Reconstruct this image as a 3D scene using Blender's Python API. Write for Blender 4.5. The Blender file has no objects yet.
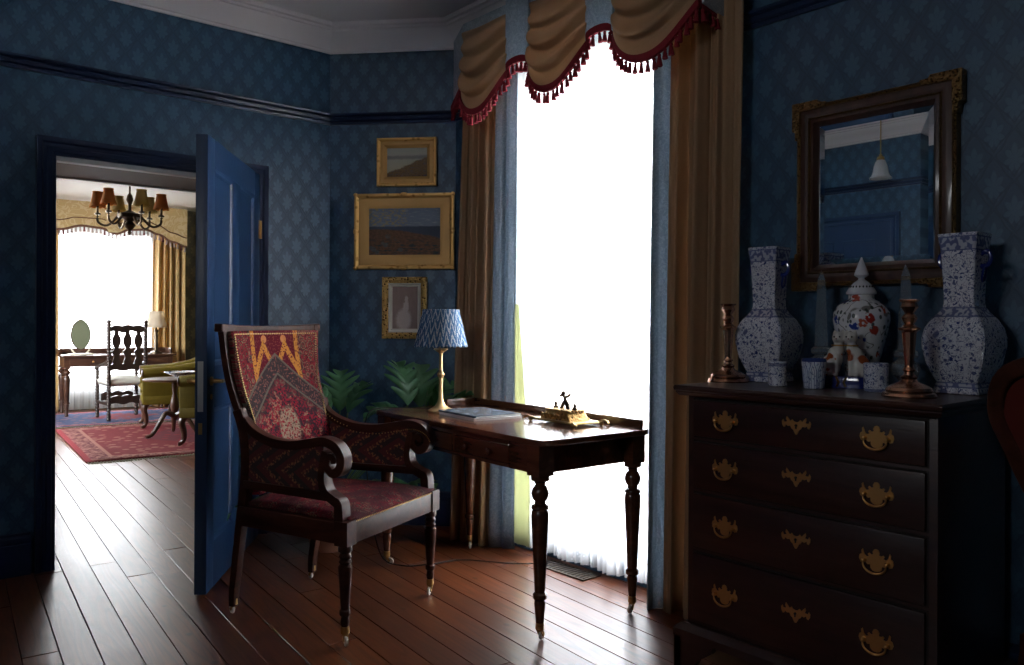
import bpy, bmesh, math, random
from mathutils import Vector, Matrix
random.seed(7)
PI = math.pi
sc = bpy.context.scene
COL = sc.collection

# ------------------------------------------------------------------ camera
HY, FPX, CAMH = 323.0, 801.0, 1.2           # horizon row, focal length in px, eye height
FW = (0.653, 0.757)                          # forward in plan
RT = (0.757, -0.653)                         # right in plan
cam_d = bpy.data.cameras.new('camera')
cam_d.sensor_width = 36.0
cam_d.lens = FPX / 1024 * 36.0
cam_d.shift_y = (HY - 332.5) / 1024
cam_d.clip_start = 0.02
cam = bpy.data.objects.new('camera', cam_d)
COL.objects.link(cam)
cam.location = (0, 0, CAMH)
cam.rotation_euler = (Matrix.Rotation(-math.asin(FW[0]), 4, 'Z') @ Matrix.Rotation(PI/2, 4, 'X') @ Matrix.Rotation(math.radians(0.25), 4, 'Z')).to_euler()
sc.camera = cam

# ------------------------------------------------------------------ sky, daylight, exposure
world = bpy.data.worlds.new('overcast_sky'); sc.world = world
world.use_nodes = True
bg = world.node_tree.nodes['Background']
bg.inputs['Color'].default_value = (0.92, 0.955, 1.0, 1)
bg.inputs['Strength'].default_value = 34.0
def portal(loc, rot, sx, sy):
    d = bpy.data.lights.new('daylight_portal', 'AREA'); d.shape = 'RECTANGLE'; d.size = sx; d.size_y = sy
    d.cycles.is_portal = True
    o = bpy.data.objects.new('daylight_portal', d); COL.objects.link(o); o.location = loc; o.rotation_euler = rot
sc.view_settings.view_transform = 'Standard'
sc.view_settings.look = 'None'
sc.view_settings.gamma = 1
sc.view_settings.use_curve_mapping = False
sc.view_settings.exposure = 0.0
sc.cycles.use_denoising = True
sc.cycles.max_bounces = 10
sc.cycles.diffuse_bounces = 5
sc.cycles.transparent_max_bounces = 16
sc.cycles.sample_clamp_indirect = 8
sc.cycles.caustics_reflective = False
sc.cycles.caustics_refractive = False

# ------------------------------------------------------------------ pixel helpers
def ray(px, py):
    t = (px - 512) / FPX
    return (FW[0] + RT[0]*t, FW[1] + RT[1]*t, (HY - py) / FPX)
def on_z(px, py, z=0.0):
    d = ray(px, py); k = (z - CAMH) / d[2]; return (k*d[0], k*d[1], z)
def on_x(px, py, X):
    d = ray(px, py); k = X / d[0]; return (X, k*d[1], CAMH + k*d[2])

# ------------------------------------------------------------------ mesh builder
class MB:
    def __init__(s): s.v = []; s.f = []
    def add(s, vs, fs):
        b = len(s.v); s.v += [tuple(p) for p in vs]; s.f += [tuple(b+i for i in f) for f in fs]; return s
    def box(s, x0, x1, y0, y1, z0, z1):
        v = [(x, y, z) for z in (z0, z1) for y in (y0, y1) for x in (x0, x1)]
        return s.add(v, [(0,2,3,1),(4,5,7,6),(0,1,5,4),(2,6,7,3),(0,4,6,2),(1,3,7,5)])
    def lathe(s, prof, n=24, c=(0,0,0), axis='z', cap=True, ph=0.0):
        vs = []; fs = []
        for r, z in prof:
            for i in range(n):
                a = ph + 2*PI*i/n
                p = (r*math.cos(a), r*math.sin(a), z)
                if axis == 'x': p = (p[2], p[0], p[1])
                if axis == 'y': p = (p[1], p[2], p[0])
                vs.append((p[0]+c[0], p[1]+c[1], p[2]+c[2]))
        m = len(prof)
        for j in range(m-1):
            for i in range(n):
                k = (i+1) % n
                fs.append((j*n+i, j*n+k, (j+1)*n+k, (j+1)*n+i))
        if cap:
            fs.append(tuple(range(n-1, -1, -1))); fs.append(tuple((m-1)*n+i for i in range(n)))
        return s.add(vs, fs)
    def sphere(s, c, r, n=12, m=8):
        if not hasattr(r, '__len__'): r = (r, r, r)
        vs = [(c[0], c[1], c[2]-r[2])]; fs = []
        for j in range(1, m):
            a = -PI/2 + PI*j/m
            for i in range(n):
                b = 2*PI*i/n
                vs.append((c[0]+r[0]*math.cos(a)*math.cos(b), c[1]+r[1]*math.cos(a)*math.sin(b), c[2]+r[2]*math.sin(a)))
        vs.append((c[0], c[1], c[2]+r[2])); e = len(vs)-1
        for i in range(n):
            k = (i+1) % n
            fs.append((0, 1+k, 1+i))
            for j in range(m-2): fs.append((1+j*n+i, 1+j*n+k, 1+(j+1)*n+k, 1+(j+1)*n+i))
            fs.append((1+(m-2)*n+i, 1+(m-2)*n+k, e))
        return s.add(vs, fs)
    def sweep(s, pts, sec, up=(0,0,1), cap=True, closed=False):
        """sweep a section [(side, up)] or a function k->section along pts"""
        P = [Vector(p) for p in pts]; n = len(P); up = Vector(up); vs = []; fs = []
        for i in range(n):
            a = P[i-1] if (i > 0 or closed) else P[i]; b = P[(i+1) % n] if (i < n-1 or closed) else P[i]
            t = (b-a).normalized() if (b-a).length > 1e-9 else Vector((0,0,1))
            sd = t.cross(up)
            if sd.length < 1e-4: sd = t.cross(Vector((1,0,0)))
            sd.normalize(); u2 = sd.cross(t)
            S = sec(i/(n-1)) if callable(sec) else sec
            for x, y in S: vs.append(P[i] + sd*x + u2*y)
        m = len(S)
        for i in range(n if closed else n-1):
            for j in range(m):
                k = (j+1) % m; q = (i+1) % n
                fs.append((i*m+j, i*m+k, q*m+k, q*m+j))
        if cap and not closed:
            fs.append(tuple(range(m-1, -1, -1))); fs.append(tuple((n-1)*m+j for j in range(m)))
        return s.add(vs, fs)
    def tube(s, pts, r, n=8, closed=False):
        if callable(r): f = lambda t: [(r(t)*math.cos(2*PI*j/n), r(t)*math.sin(2*PI*j/n)) for j in range(n)]
        else: f = [(r*math.cos(2*PI*j/n), r*math.sin(2*PI*j/n)) for j in range(n)]
        d = Vector(pts[-1]) - Vector(pts[0])
        up = (0,0,1) if abs(d.z) < 0.8*max(d.length, 1e-6) else (0.13, 1, 0.05)
        return s.sweep(pts, f, up, closed=closed)
    def bar(s, pts, w, h, up=(0,0,1), closed=False):
        if callable(w) or callable(h):
            W = w if callable(w) else (lambda t: w); Hh = h if callable(h) else (lambda t: h)
            return s.sweep(pts, lambda t: [(-W(t)/2,-Hh(t)/2),(W(t)/2,-Hh(t)/2),(W(t)/2,Hh(t)/2),(-W(t)/2,Hh(t)/2)], up)
        return s.sweep(pts, [(-w/2,-h/2),(w/2,-h/2),(w/2,h/2),(-w/2,h/2)], up, closed=closed)
    def prism(s, poly, f0, f1):
        """poly of 2d points; f0, f1 map a 2d point to 3d on both faces"""
        n = len(poly); v = [f0(p) for p in poly] + [f1(p) for p in poly]
        fs = [tuple(range(n-1, -1, -1)), tuple(range(n, 2*n))] + [(i, (i+1) % n, n+(i+1) % n, n+i) for i in range(n)]
        return s.add(v, fs)
    def grid(s, fn, nu, nv, wrap=False):
        vs = [fn(i/nu, j/nv) for j in range(nv+1) for i in range(nu+1)]; w = nu+1
        return s.add(vs, [(j*w+i, j*w+i+1, (j+1)*w+i+1, (j+1)*w+i) for j in range(nv) for i in range(nu)])
    def xf(s, M, start=0):
        for i in range(start, len(s.v)): s.v[i] = tuple(M @ Vector(s.v[i]))
        return s
    def mesh(s, name, bevel=0, seg=2, ang=35, flat=False, recalc=True):
        me = bpy.data.meshes.new(name); me.from_pydata(s.v, [], s.f)
        bm = bmesh.new(); bm.from_mesh(me)
        if recalc: bmesh.ops.recalc_face_normals(bm, faces=bm.faces)
        if bevel:
            es = [e for e in bm.edges if len(e.link_faces) == 2 and e.calc_face_angle(0) > math.radians(30)]
            bmesh.ops.bevel(bm, geom=es, offset=bevel, segments=seg, affect='EDGES', profile=0.6, clamp_overlap=True)
        bm.to_mesh(me); bm.free()
        if not flat:
            me.polygons.foreach_set('use_smooth', [True]*len(me.polygons))
            me.set_sharp_from_angle(angle=math.radians(ang))
        return me
    def build(s, name, m, parent=None, bevel=0, seg=2, ang=35, flat=False, solid=0, kind=None, label=None, sub=0, recalc=True):
        o = bpy.data.objects.new(name, s.mesh(name, bevel, seg, ang, flat, recalc)); COL.objects.link(o)
        o.data.materials.append(m)
        if parent: o.parent = parent
        if solid:
            md = o.modifiers.new('solidify', 'SOLIDIFY'); md.thickness = solid; md.offset = 0
        if sub:
            md = o.modifiers.new('subdivision', 'SUBSURF'); md.levels = sub; md.render_levels = sub
        if kind: o['kind'] = kind
        if label: o['label'] = label
        return o

def thing(name, label, cat, loc=(0,0,0), rz=0.0, group=None):
    o = bpy.data.objects.new(name, None); COL.objects.link(o); o.empty_display_size = 0.1
    o.location = loc; o.rotation_euler = (0, 0, rz); o['label'] = label; o['category'] = cat
    if group: o['group'] = group
    return o
def tag(o, label, cat, group=None):
    o['label'] = label; o['category'] = cat
    if group: o['group'] = group
    return o
def struct(o, label=None):
    o['kind'] = 'structure'
    if label: o['label'] = label
    return o
def dup(root, loc=None, rz=None, label=None, parent=None):
    r = root.copy(); COL.objects.link(r); r.parent = parent
    if loc is not None: r.location = loc
    if rz is not None: r.rotation_euler = (0, 0, rz)
    if label: r['label'] = label
    for ch in list(root.children): dup(ch, parent=r)
    return r
def cr(pts, n=8):
    """Catmull-Rom through points (any dimension)"""
    out = []; P = [pts[0]] + list(pts) + [pts[-1]]
    for i in range(1, len(P)-2):
        for k in range(n):
            t = k/n; a, b, c, d = P[i-1], P[i], P[i+1], P[i+2]
            out.append(tuple(0.5*(2*b[q] + (c[q]-a[q])*t + (2*a[q]-5*b[q]+4*c[q]-d[q])*t*t + (3*b[q]-a[q]-3*c[q]+d[q])*t**3) for q in range(len(b))))
    out.append(tuple(pts[-1])); return out
def molding(path, prof, closed=False):
    """sweep profile [(out, z)] along a plan path, room on the right of travel, mitred"""
    n = len(path); P = [Vector(p) for p in path]; b = MB(); vs = []
    for i in range(n):
        d1 = (P[i]-P[i-1]).normalized() if (i > 0 or closed) else None
        d2 = (P[(i+1) % n]-P[i]).normalized() if (i < n-1 or closed) else None
        n1 = Vector((d1.y, -d1.x)) if d1 else None; n2 = Vector((d2.y, -d2.x)) if d2 else None
        if n1 is None: m = n2
        elif n2 is None: m = n1
        else:
            m = (n1+n2); m = m / max(0.2, m.dot(n1))
        for o, z in prof: vs.append((P[i].x+m.x*o, P[i].y+m.y*o, z))
    k = len(prof); fs = []
    for i in range(n if closed else n-1):
        q = (i+1) % n
        for j in range(k): fs.append((i*k+j, i*k+(j+1) % k, q*k+(j+1) % k, q*k+j))
    if not closed: fs += [tuple(range(k)), tuple((n-1)*k+j for j in range(k-1, -1, -1))]
    return b.add(vs, fs)

# ------------------------------------------------------------------ material builder
class X:
    """socket wrapper with arithmetic"""
    def __init__(s, k, o): s.k = k; s.o = o
    def __add__(a, b): return a.k.m('ADD', a, b)
    __radd__ = __add__
    def __sub__(a, b): return a.k.m('SUBTRACT', a, b)
    def __rsub__(a, b): return a.k.m('SUBTRACT', b, a)
    def __mul__(a, b): return a.k.m('MULTIPLY', a, b)
    __rmul__ = __mul__
    def __truediv__(a, b): return a.k.m('DIVIDE', a, b)
    def abs(a): return a.k.m('ABSOLUTE', a)
    def frac(a): return a.k.m('FRACT', a)
    def floor(a): return a.k.m('FLOOR', a)
    def sin(a): return a.k.m('SINE', a)
    def gt(a, b): return a.k.m('GREATER_THAN', a, b)
    def lt(a, b): return a.k.m('LESS_THAN', a, b)
    def min(a, b): return a.k.m('MINIMUM', a, b)
    def max(a, b): return a.k.m('MAXIMUM', a, b)
class K:
    def __init__(s, name):
        s.mat = bpy.data.materials.new(name); s.mat.use_nodes = True
        s.t = s.mat.node_tree; s.n = s.t.nodes; s.n.clear()
        s.out = s.n.new('ShaderNodeOutputMaterial')
    def put(s, inp, v):
        if isinstance(v, X): s.t.links.new(v.o, inp)
        elif isinstance(v, tuple) and inp.type == 'RGBA': inp.default_value = tuple(v) + ((1,) if len(v) == 3 else ())
        else: inp.default_value = v
    def m(s, op, *a):
        n = s.n.new('ShaderNodeMath'); n.operation = op
        for i, v in enumerate(a): s.put(n.inputs[i], v)
        return X(s, n.outputs[0])
    def co(s, kind='Object'):
        n = s.n.new('ShaderNodeTexCoord'); return X(s, n.outputs[kind])
    def pos(s): return X(s, s.n.new('ShaderNodeNewGeometry').outputs['Position'])
    def rnd(s): return X(s, s.n.new('ShaderNodeObjectInfo').outputs['Random'])
    def loc(s): return X(s, s.n.new('ShaderNodeObjectInfo').outputs['Location'])
    def xyz(s, v):
        n = s.n.new('ShaderNodeSeparateXYZ'); s.put(n.inputs[0], v); return [X(s, n.outputs[i]) for i in range(3)]
    def vec(s, x, y, z):
        n = s.n.new('ShaderNodeCombineXYZ')
        for i, v in enumerate((x, y, z)): s.put(n.inputs[i], v)
        return X(s, n.outputs[0])
    def scale(s, v, sc3, off=(0,0,0)):
        n = s.n.new('ShaderNodeMapping'); s.put(n.inputs[0], v); n.inputs['Scale'].default_value = sc3; n.inputs['Location'].default_value = off
        return X(s, n.outputs[0])
    def vadd(s, a, b):
        n = s.n.new('ShaderNodeVectorMath'); n.operation = 'ADD'; s.put(n.inputs[0], a); s.put(n.inputs[1], b); return X(s, n.outputs[0])
    def noise(s, v, scale, detail=3, rough=0.55, dist=0.0):
        n = s.n.new('ShaderNodeTexNoise'); s.put(n.inputs['Vector'], v)
        n.inputs['Scale'].default_value = scale; n.inputs['Detail'].default_value = detail; n.inputs['Roughness'].default_value = rough; n.inputs['Distortion'].default_value = dist
        return X(s, n.outputs[0])
    def voro(s, v, scale, feature='F1', out='Distance', rand=1.0):
        n = s.n.new('ShaderNodeTexVoronoi'); n.feature = feature; s.put(n.inputs['Vector'], v); n.inputs['Scale'].default_value = scale; n.inputs['Randomness'].default_value = rand
        return X(s, n.outputs[out])
    def mix(s, f, a, b):
        n = s.n.new('ShaderNodeMix'); n.data_type = 'RGBA'; s.put(n.inputs[0], f); s.put(n.inputs[6], a); s.put(n.inputs[7], b); return X(s, n.outputs[2])
    def lerp(s, f, a, b):
        n = s.n.new('ShaderNodeMix'); n.data_type = 'FLOAT'; s.put(n.inputs[0], f); s.put(n.inputs[2], a); s.put(n.inputs[3], b); return X(s, n.outputs[0])
    def ss(s, v, a, b):
        n = s.n.new('ShaderNodeMapRange'); n.interpolation_type = 'SMOOTHSTEP'; s.put(n.inputs[0], v)
        n.inputs[1].default_value = a; n.inputs[2].default_value = b; return X(s, n.outputs[0])
    def ramp(s, f, stops):
        n = s.n.new('ShaderNodeValToRGB'); s.put(n.inputs[0], f); r = n.color_ramp
        while len(r.elements) < len(stops): r.elements.new(0.5)
        for e, (p, c) in zip(r.elements, stops): e.position = p; e.color = tuple(c) + (1,)
        return X(s, n.outputs[0])
    def bump(s, h, dist=0.01, strength=1.0):
        n = s.n.new('ShaderNodeBump'); s.put(n.inputs['Height'], h); n.inputs['Distance'].default_value = dist; n.inputs['Strength'].default_value = strength
        return X(s, n.outputs[0])
    def bsdf(s, base, rough=0.5, metal=0.0, bump=None, coat=0.0, spec=None, sheen=0.0, trans=0.0, ior=None, emit=None, es=0, coatr=0.1, link=True):
        n = s.n.new('ShaderNodeBsdfPrincipled')
        s.put(n.inputs['Base Color'], base); s.put(n.inputs['Roughness'], rough); s.put(n.inputs['Metallic'], metal)
        if bump is not None: s.put(n.inputs['Normal'], bump)
        if coat: n.inputs['Coat Weight'].default_value = coat; n.inputs['Coat Roughness'].default_value = coatr
        if spec is not None: n.inputs['Specular IOR Level'].default_value = spec
        if sheen: n.inputs['Sheen Weight'].default_value = sheen
        if trans: n.inputs['Transmission Weight'].default_value = trans
        if ior: n.inputs['IOR'].default_value = ior
        if emit is not None: s.put(n.inputs['Emission Color'], emit); n.inputs['Emission Strength'].default_value = es
        if link: s.t.links.new(n.outputs[0], s.out.inputs[0])
        return n
    def end(s, sh): s.t.links.new(sh.outputs[0] if hasattr(sh, 'outputs') else sh.o, s.out.inputs[0]); return s.mat
def plain(name, col, rough=0.5, metal=0.0, **kw):
    k = K(name); k.bsdf(col, rough, metal, **kw); return k.mat
# ------------------------------------------------------------------ materials
def m_wallpaper(name, d, dark, light, line, W=0.117, Hh=0.166):
    k = K(name); x, y, z = k.xyz(k.pos())
    a = (x*d[0] + y*d[1]) / W; b = z / Hh
    p = a.frac() - 0.5; q = b.frac() - 0.5
    p2 = (a+0.5).frac() - 0.5; q2 = (b+0.5).frac() - 0.5
    c = (p.abs() + q.abs()).lt(0.5)
    P = k.lerp(c, p2, p); Q = k.lerp(c, q2, q)
    e = 0.5 - (P.abs() + Q.abs() + 0.07*(Q*12.6).sin()*P.abs()*2)
    border = k.ss(e, 0.0, 0.045) - k.ss(e, 0.06, 0.10)
    ang = k.m('ARCTAN2', P, Q + 0.12)
    r = k.m('SQRT', P*P*1.3 + (Q+0.10)*(Q+0.10))
    lob = r - 0.245 - 0.055*k.m('COSINE', ang*7.0) * k.ss(r, 0.02, 0.2)
    leaf = 1.0 - k.ss(lob, -0.03, 0.03)
    vein = k.ss((k.m('COSINE', ang*7.0 + 3.1416)), 0.80, 1.0)*k.ss(r, 0.05, 0.12)
    nz = k.noise(k.pos(), 60, 2)
    col = k.mix(leaf * (0.75 - 0.45*vein), dark, light)
    col = k.mix(k.m('MAXIMUM', border, 0.0) * 0.8, col, line)
    col = k.mix(nz * 0.25, col, tuple(v*0.6 for v in dark))
    n2 = k.noise(k.scale(k.pos(), (260, 260, 30)), 1, 1)
    k.bsdf(col, k.lerp(leaf, 0.46, 0.36), bump=k.bump(leaf*0.5 + border*0.4 + n2*0.2, 0.0006), spec=0.5)
    return k.mat
NAVY = ((0.024, 0.066, 0.122), (0.048, 0.116, 0.190), (0.016, 0.046, 0.090))
CHD = Vector((0.52, -0.57)).normalized()
M_WPX = m_wallpaper('wallpaper_blue_x', (1, 0), *NAVY)
M_WPY = m_wallpaper('wallpaper_blue_y', (0, 1), *NAVY)
M_WPC = m_wallpaper('wallpaper_blue_c', (CHD.x, CHD.y), *NAVY)
M_WPG = m_wallpaper('wallpaper_green', (1, 0), (0.07, 0.06, 0.03), (0.16, 0.13, 0.06), (0.05, 0.05, 0.03), 0.2, 0.3)
M_WPG2 = m_wallpaper('wallpaper_green_side', (0, 1), (0.07, 0.06, 0.03), (0.16, 0.13, 0.06), (0.05, 0.05, 0.03), 0.2, 0.3)
M_BLUEP = (lambda k: (k.bsdf(k.mix(k.noise(k.pos(), 3, 2), (0.009, 0.032, 0.088), (0.012, 0.040, 0.105)), 0.38, bump=k.bump(k.noise(k.scale(k.pos(), (40, 40, 6)), 3, 2), 0.001)), k.mat)[1])(K('blue_gloss_paint'))
M_RAIL = plain('navy_rail_paint', (0.008, 0.018, 0.055), 0.32)
M_PLASTER = (lambda k: (k.bsdf(k.mix(k.noise(k.pos(), 2, 3), (0.76, 0.73, 0.73), (0.83, 0.80, 0.80)), 0.7), k.mat)[1])(K('white_plaster'))
M_CREAMW = plain('cream_white_paint', (0.75, 0.73, 0.68), 0.6)
M_SOFFIT_SHADE = plain('soffit_shade_brown', (0.10, 0.062, 0.034), 0.6)  # cream soffit out of the light; its shade is put into the colour

def m_floor():
    k = K('pine_floorboards'); r = k.rnd(); o = k.co()
    sh = k.vec(r*37.0, r*91.0, 0.0)
    v = k.vadd(o, sh)
    g = k.noise(k.scale(v, (60, 2.2, 60)), 1, 4, 0.65, 0.2)
    cath = k.noise(k.scale(v, (9, 0.8, 1)), 1, 1, 0.4, 0.0); ring = ((cath*11.0).frac()-0.5).abs()*2.0
    g2 = k.noise(k.scale(v, (140, 3, 140)), 1, 2)
    kv = k.vec(*[q*s_ for q, s_ in zip(k.xyz(v)[:2], (8.0, 5.5))], 0.37); kn = k.voro(kv, 1.0); kr = k.xyz(k.voro(kv, 1.0, out='Color'))[0]
    knot = (1.0 - k.ss(kn, 0.04, 0.14)) * kr.gt(0.62)
    col = k.ramp(g, [(0.25, (0.070, 0.017, 0.006)), (0.5, (0.150, 0.040, 0.012)), (0.75, (0.23, 0.070, 0.022))])
    col = k.mix(r*0.65, col, (0.050, 0.012, 0.005))
    col = k.mix(g2*0.35, col, (0.04, 0.012, 0.006))
    col = k.mix(k.ss(ring, 0.55, 0.95)*0.5, col, (0.045, 0.012, 0.005))
    col = k.mix(knot*0.85, col, (0.018, 0.006, 0.003))
    wear = k.noise(k.scale(v, (5, 1.3, 0)), 1, 1)
    rough = 0.285 + 0.07*wear + 0.03*r
    h = k.noise(k.scale(v, (7, 4.0, 0)), 1, 1) * 1.2 + knot*0.15 + ring*0.05
    k.bsdf(col, rough, bump=k.bump(h, 0.0016), spec=0.6)
    return k.mat
M_FLOOR = m_floor()
M_GAP = plain('dark_gap', (0.012, 0.007, 0.005), 0.8)

def m_wood(name, c0, c1, c2, rough=0.28, ax=1, sc=1.0, coat=0.25, sp=0.5):
    k = K(name); s3 = [18*sc]*3; s3[ax] = 1.6*sc
    g = k.noise(k.scale(k.co(), tuple(s3)), 1, 4, 0.6, 1.0)
    f = k.noise(k.scale(k.co(), tuple(8*q for q in s3)), 1, 2)
    col = k.ramp(g, [(0.3, c0), (0.55, c1), (0.8, c2)])
    col = k.mix(f*0.35, col, c0)
    k.bsdf(col, rough + 0.12*g, coat=coat, bump=k.bump(f, 0.0004), spec=sp)
    return k.mat
M_MAH = m_wood('mahogany', (0.020, 0.006, 0.004), (0.048, 0.014, 0.008), (0.085, 0.026, 0.013), 0.36, 1, 1.0, 0.0, 0.16)
M_MAHT = m_wood('mahogany_table', (0.050, 0.016, 0.008), (0.105, 0.036, 0.017), (0.170, 0.066, 0.030), 0.15, 1, 1.0, 0.35)
M_CHEST = m_wood('dark_chest_mahogany', (0.016, 0.006, 0.005), (0.036, 0.012, 0.009), (0.060, 0.021, 0.014), 0.30, 1)
M_OAKD = m_wood('dark_oak', (0.012, 0.007, 0.005), (0.028, 0.015, 0.010), (0.050, 0.028, 0.016), 0.35, 2)
M_WALNUT = m_wood('walnut', (0.030, 0.012, 0.007), (0.070, 0.028, 0.014), (0.11, 0.045, 0.022), 0.3, 0)

def m_cloth(name, c0, c1, sc=900, rough=0.85, trans=0.0, tc=None):
    k = K(name); o = k.co()
    w = k.noise(k.scale(o, (sc*0.5, sc*0.5, sc*0.06)), 1, 1); h = k.noise(k.scale(o, (sc*0.05, sc*0.05, sc*0.7)), 1, 1)
    b = k.noise(o, 6, 2)
    col = k.mix(w*0.5 + h*0.5, c0, c1); col = k.mix(b*0.25, col, tuple(v*0.7 for v in c0))
    n = k.bsdf(col, rough, spec=0.2, bump=k.bump(w + h, 0.0006), link=not trans)
    if trans:
        t = k.n.new('ShaderNodeBsdfTranslucent'); k.put(t.inputs[0], tc or c1)
        mx = k.n.new('ShaderNodeMixShader'); mx.inputs[0].default_value = trans
        k.t.links.new(n.outputs[0], mx.inputs[1]); k.t.links.new(t.outputs[0], mx.inputs[2]); k.end(mx)
    return k.mat
M_TAN = m_cloth('tan_linen', (0.32, 0.195, 0.105), (0.50, 0.335, 0.200), trans=0.22)
M_RED = m_cloth('crimson_trim', (0.12, 0.008, 0.014), (0.26, 0.018, 0.030), 400)
M_LIME = m_cloth('green_lining', (0.48, 0.50, 0.32), (0.60, 0.62, 0.42), trans=0.6)
def m_damask(name, c0, c1, sc, rough=0.5, trans=0.0):
    k = K(name); o = k.co(); w = k.noise(o, sc*0.6, 2); v2 = k.vadd(o, k.vec(w*0.15, w*0.15, w*0.15))
    n = k.noise(v2, sc, 1, 0.5, 2.2); d = k.voro(v2, sc*1.4)
    p = k.ss((n-0.5).abs(), 0.02, 0.06); f = k.ss(d, 0.25, 0.33)
    fac = p*f
    fine = k.noise(k.scale(o, (300, 300, 60)), 1, 1)
    col = k.mix(fac, c1, c0); col = k.mix(fine*0.3, col, tuple(q*0.75 for q in c0))
    b = k.bsdf(col, k.lerp(fac, rough-0.15, rough+0.1), sheen=0.2, bump=k.bump(fac*0.4+fine*0.4, 0.001), link=not trans)
    if trans:
        t = k.n.new('ShaderNodeBsdfTranslucent'); k.put(t.inputs[0], c1)
        mx = k.n.new('ShaderNodeMixShader'); mx.inputs[0].default_value = trans
        k.t.links.new(b.outputs[0], mx.inputs[1]); k.t.links.new(t.outputs[0], mx.inputs[2]); k.end(mx)
    return k.mat
M_BDAM = m_damask('blue_damask', (0.25, 0.31, 0.36), (0.41, 0.48, 0.54), 22, 0.5, 0.35)
M_YDAM = m_damask('yellow_damask', (0.54, 0.38, 0.17), (0.64, 0.50, 0.28), 6, 0.55)
M_YCUR = m_damask('yellow_curtain_cloth', (0.54, 0.35, 0.13), (0.62, 0.43, 0.19), 9, 0.5, 0.25)
M_VELV = m_cloth('mustard_velvet', (0.070, 0.050, 0.003), (0.125, 0.092, 0.007), 120, 0.6)
M_CREAMC = m_cloth('cream_cloth', (0.55, 0.52, 0.45), (0.68, 0.66, 0.58), 300)
M_BROWNT = m_cloth('brown_braid', (0.10, 0.045, 0.03), (0.20, 0.10, 0.06), 300)
M_TASG = plain('grey_tassel', (0.25, 0.20, 0.19), 0.8)
M_TASR = plain('dark_red_tassel', (0.13, 0.03, 0.03), 0.8)

def m_sheer(name, lace=None):
    k = K(name); o = k.co(); x, y, z = k.xyz(o)
    w = k.noise(k.scale(o, (1, 60, 1)), 1, 2)
    d = k.voro(k.scale(o, (1, 1, 1)), 45 if lace else 9)
    dots = 1.0 - k.ss(d, 0.20, 0.34) if lace else (1.0 - k.ss(d, 0.05, 0.09))
    tr = k.n.new('ShaderNodeBsdfTransparent'); tl = k.n.new('ShaderNodeBsdfTranslucent'); df = k.n.new('ShaderNodeBsdfDiffuse')
    tl.inputs[0].default_value = (0.90, 0.91, 0.93, 1); df.inputs[0].default_value = (0.85, 0.85, 0.86, 1)
    m1 = k.n.new('ShaderNodeMixShader'); m1.inputs[0].default_value = 0.35
    k.t.links.new(tl.outputs[0], m1.inputs[1]); k.t.links.new(df.outputs[0], m1.inputs[2])
    m2 = k.n.new('ShaderNodeMixShader'); k.put(m2.inputs[0], (0.52 if not lace else 0.60) + dots*0.25 + w*0.10)
    k.t.links.new(tr.outputs[0], m2.inputs[1]); k.t.links.new(m1.outputs[0], m2.inputs[2])
    return k.end(m2)
M_SHEER = m_sheer('white_sheer'); M_LACE = m_sheer('lace_sheer', True)
def m_pane():
    k = K('window_glass'); tr = k.n.new('ShaderNodeBsdfTransparent'); gl = k.n.new('ShaderNodeBsdfGlossy'); gl.inputs['Roughness'].default_value = 0.02
    mx = k.n.new('ShaderNodeMixShader'); mx.inputs[0].default_value = 0.05
    k.t.links.new(tr.outputs[0], mx.inputs[1]); k.t.links.new(gl.outputs[0], mx.inputs[2]); return k.end(mx)
M_PANE = m_pane()
M_MIRROR = plain('mirror_silver', (0.80, 0.84, 0.86), 0.015, 1.0)
M_GLASS = plain('cut_glass', (0.85, 0.90, 0.92), 0.04, trans=0.86, ior=1.62)
M_BRASS = plain('brass', (0.46, 0.30, 0.11), 0.30, 1.0)
M_BRASSD = plain('old_brass', (0.62, 0.36, 0.13), 0.42, 1.0)
M_GOLDL = plain('satin_gold_lamp', (0.66, 0.44, 0.22), 0.48, 0.9)
M_COPPER = plain('copper_plate', (0.42, 0.22, 0.14), 0.24, 1.0)
M_BRONZE = plain('dark_bronze', (0.10, 0.075, 0.05), 0.35, 1.0)
M_STEEL = plain('steel_plate', (0.45, 0.43, 0.42), 0.35, 1.0)
def m_gilt(name, c0, c1, sc, dep):
    k = K(name); o = k.co(); d = k.voro(o, sc); n = k.noise(o, sc*1.5, 3)
    h = k.ss(d, 0.0, 0.5) + n*0.6
    col = k.mix(k.ss(h, 0.4, 1.2), c0, c1)
    k.bsdf(col, 0.34 + 0.2*n, 0.85, bump=k.bump(h, dep)); return k.mat
M_GILT = m_gilt('carved_gilt', (0.07, 0.036, 0.012), (0.58, 0.36, 0.12), 60, 0.012)
M_GILTS = m_gilt('gilt', (0.44, 0.22, 0.06), (0.74, 0.44, 0.15), 30, 0.001)
M_GILTM = plain('gilt_mount', (0.52, 0.29, 0.09), 0.5, 0.25)
M_GILTD = m_gilt('dull_carved_gilt', (0.05, 0.028, 0.014), (0.20, 0.115, 0.042), 110, 0.008)
M_FRAMEW = m_wood('frame_wood', (0.030, 0.012, 0.008), (0.065, 0.026, 0.016), (0.09, 0.04, 0.022), 0.4, 2)
M_IVORY = plain('ivory_wood', (0.62, 0.55, 0.42), 0.4)

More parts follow.
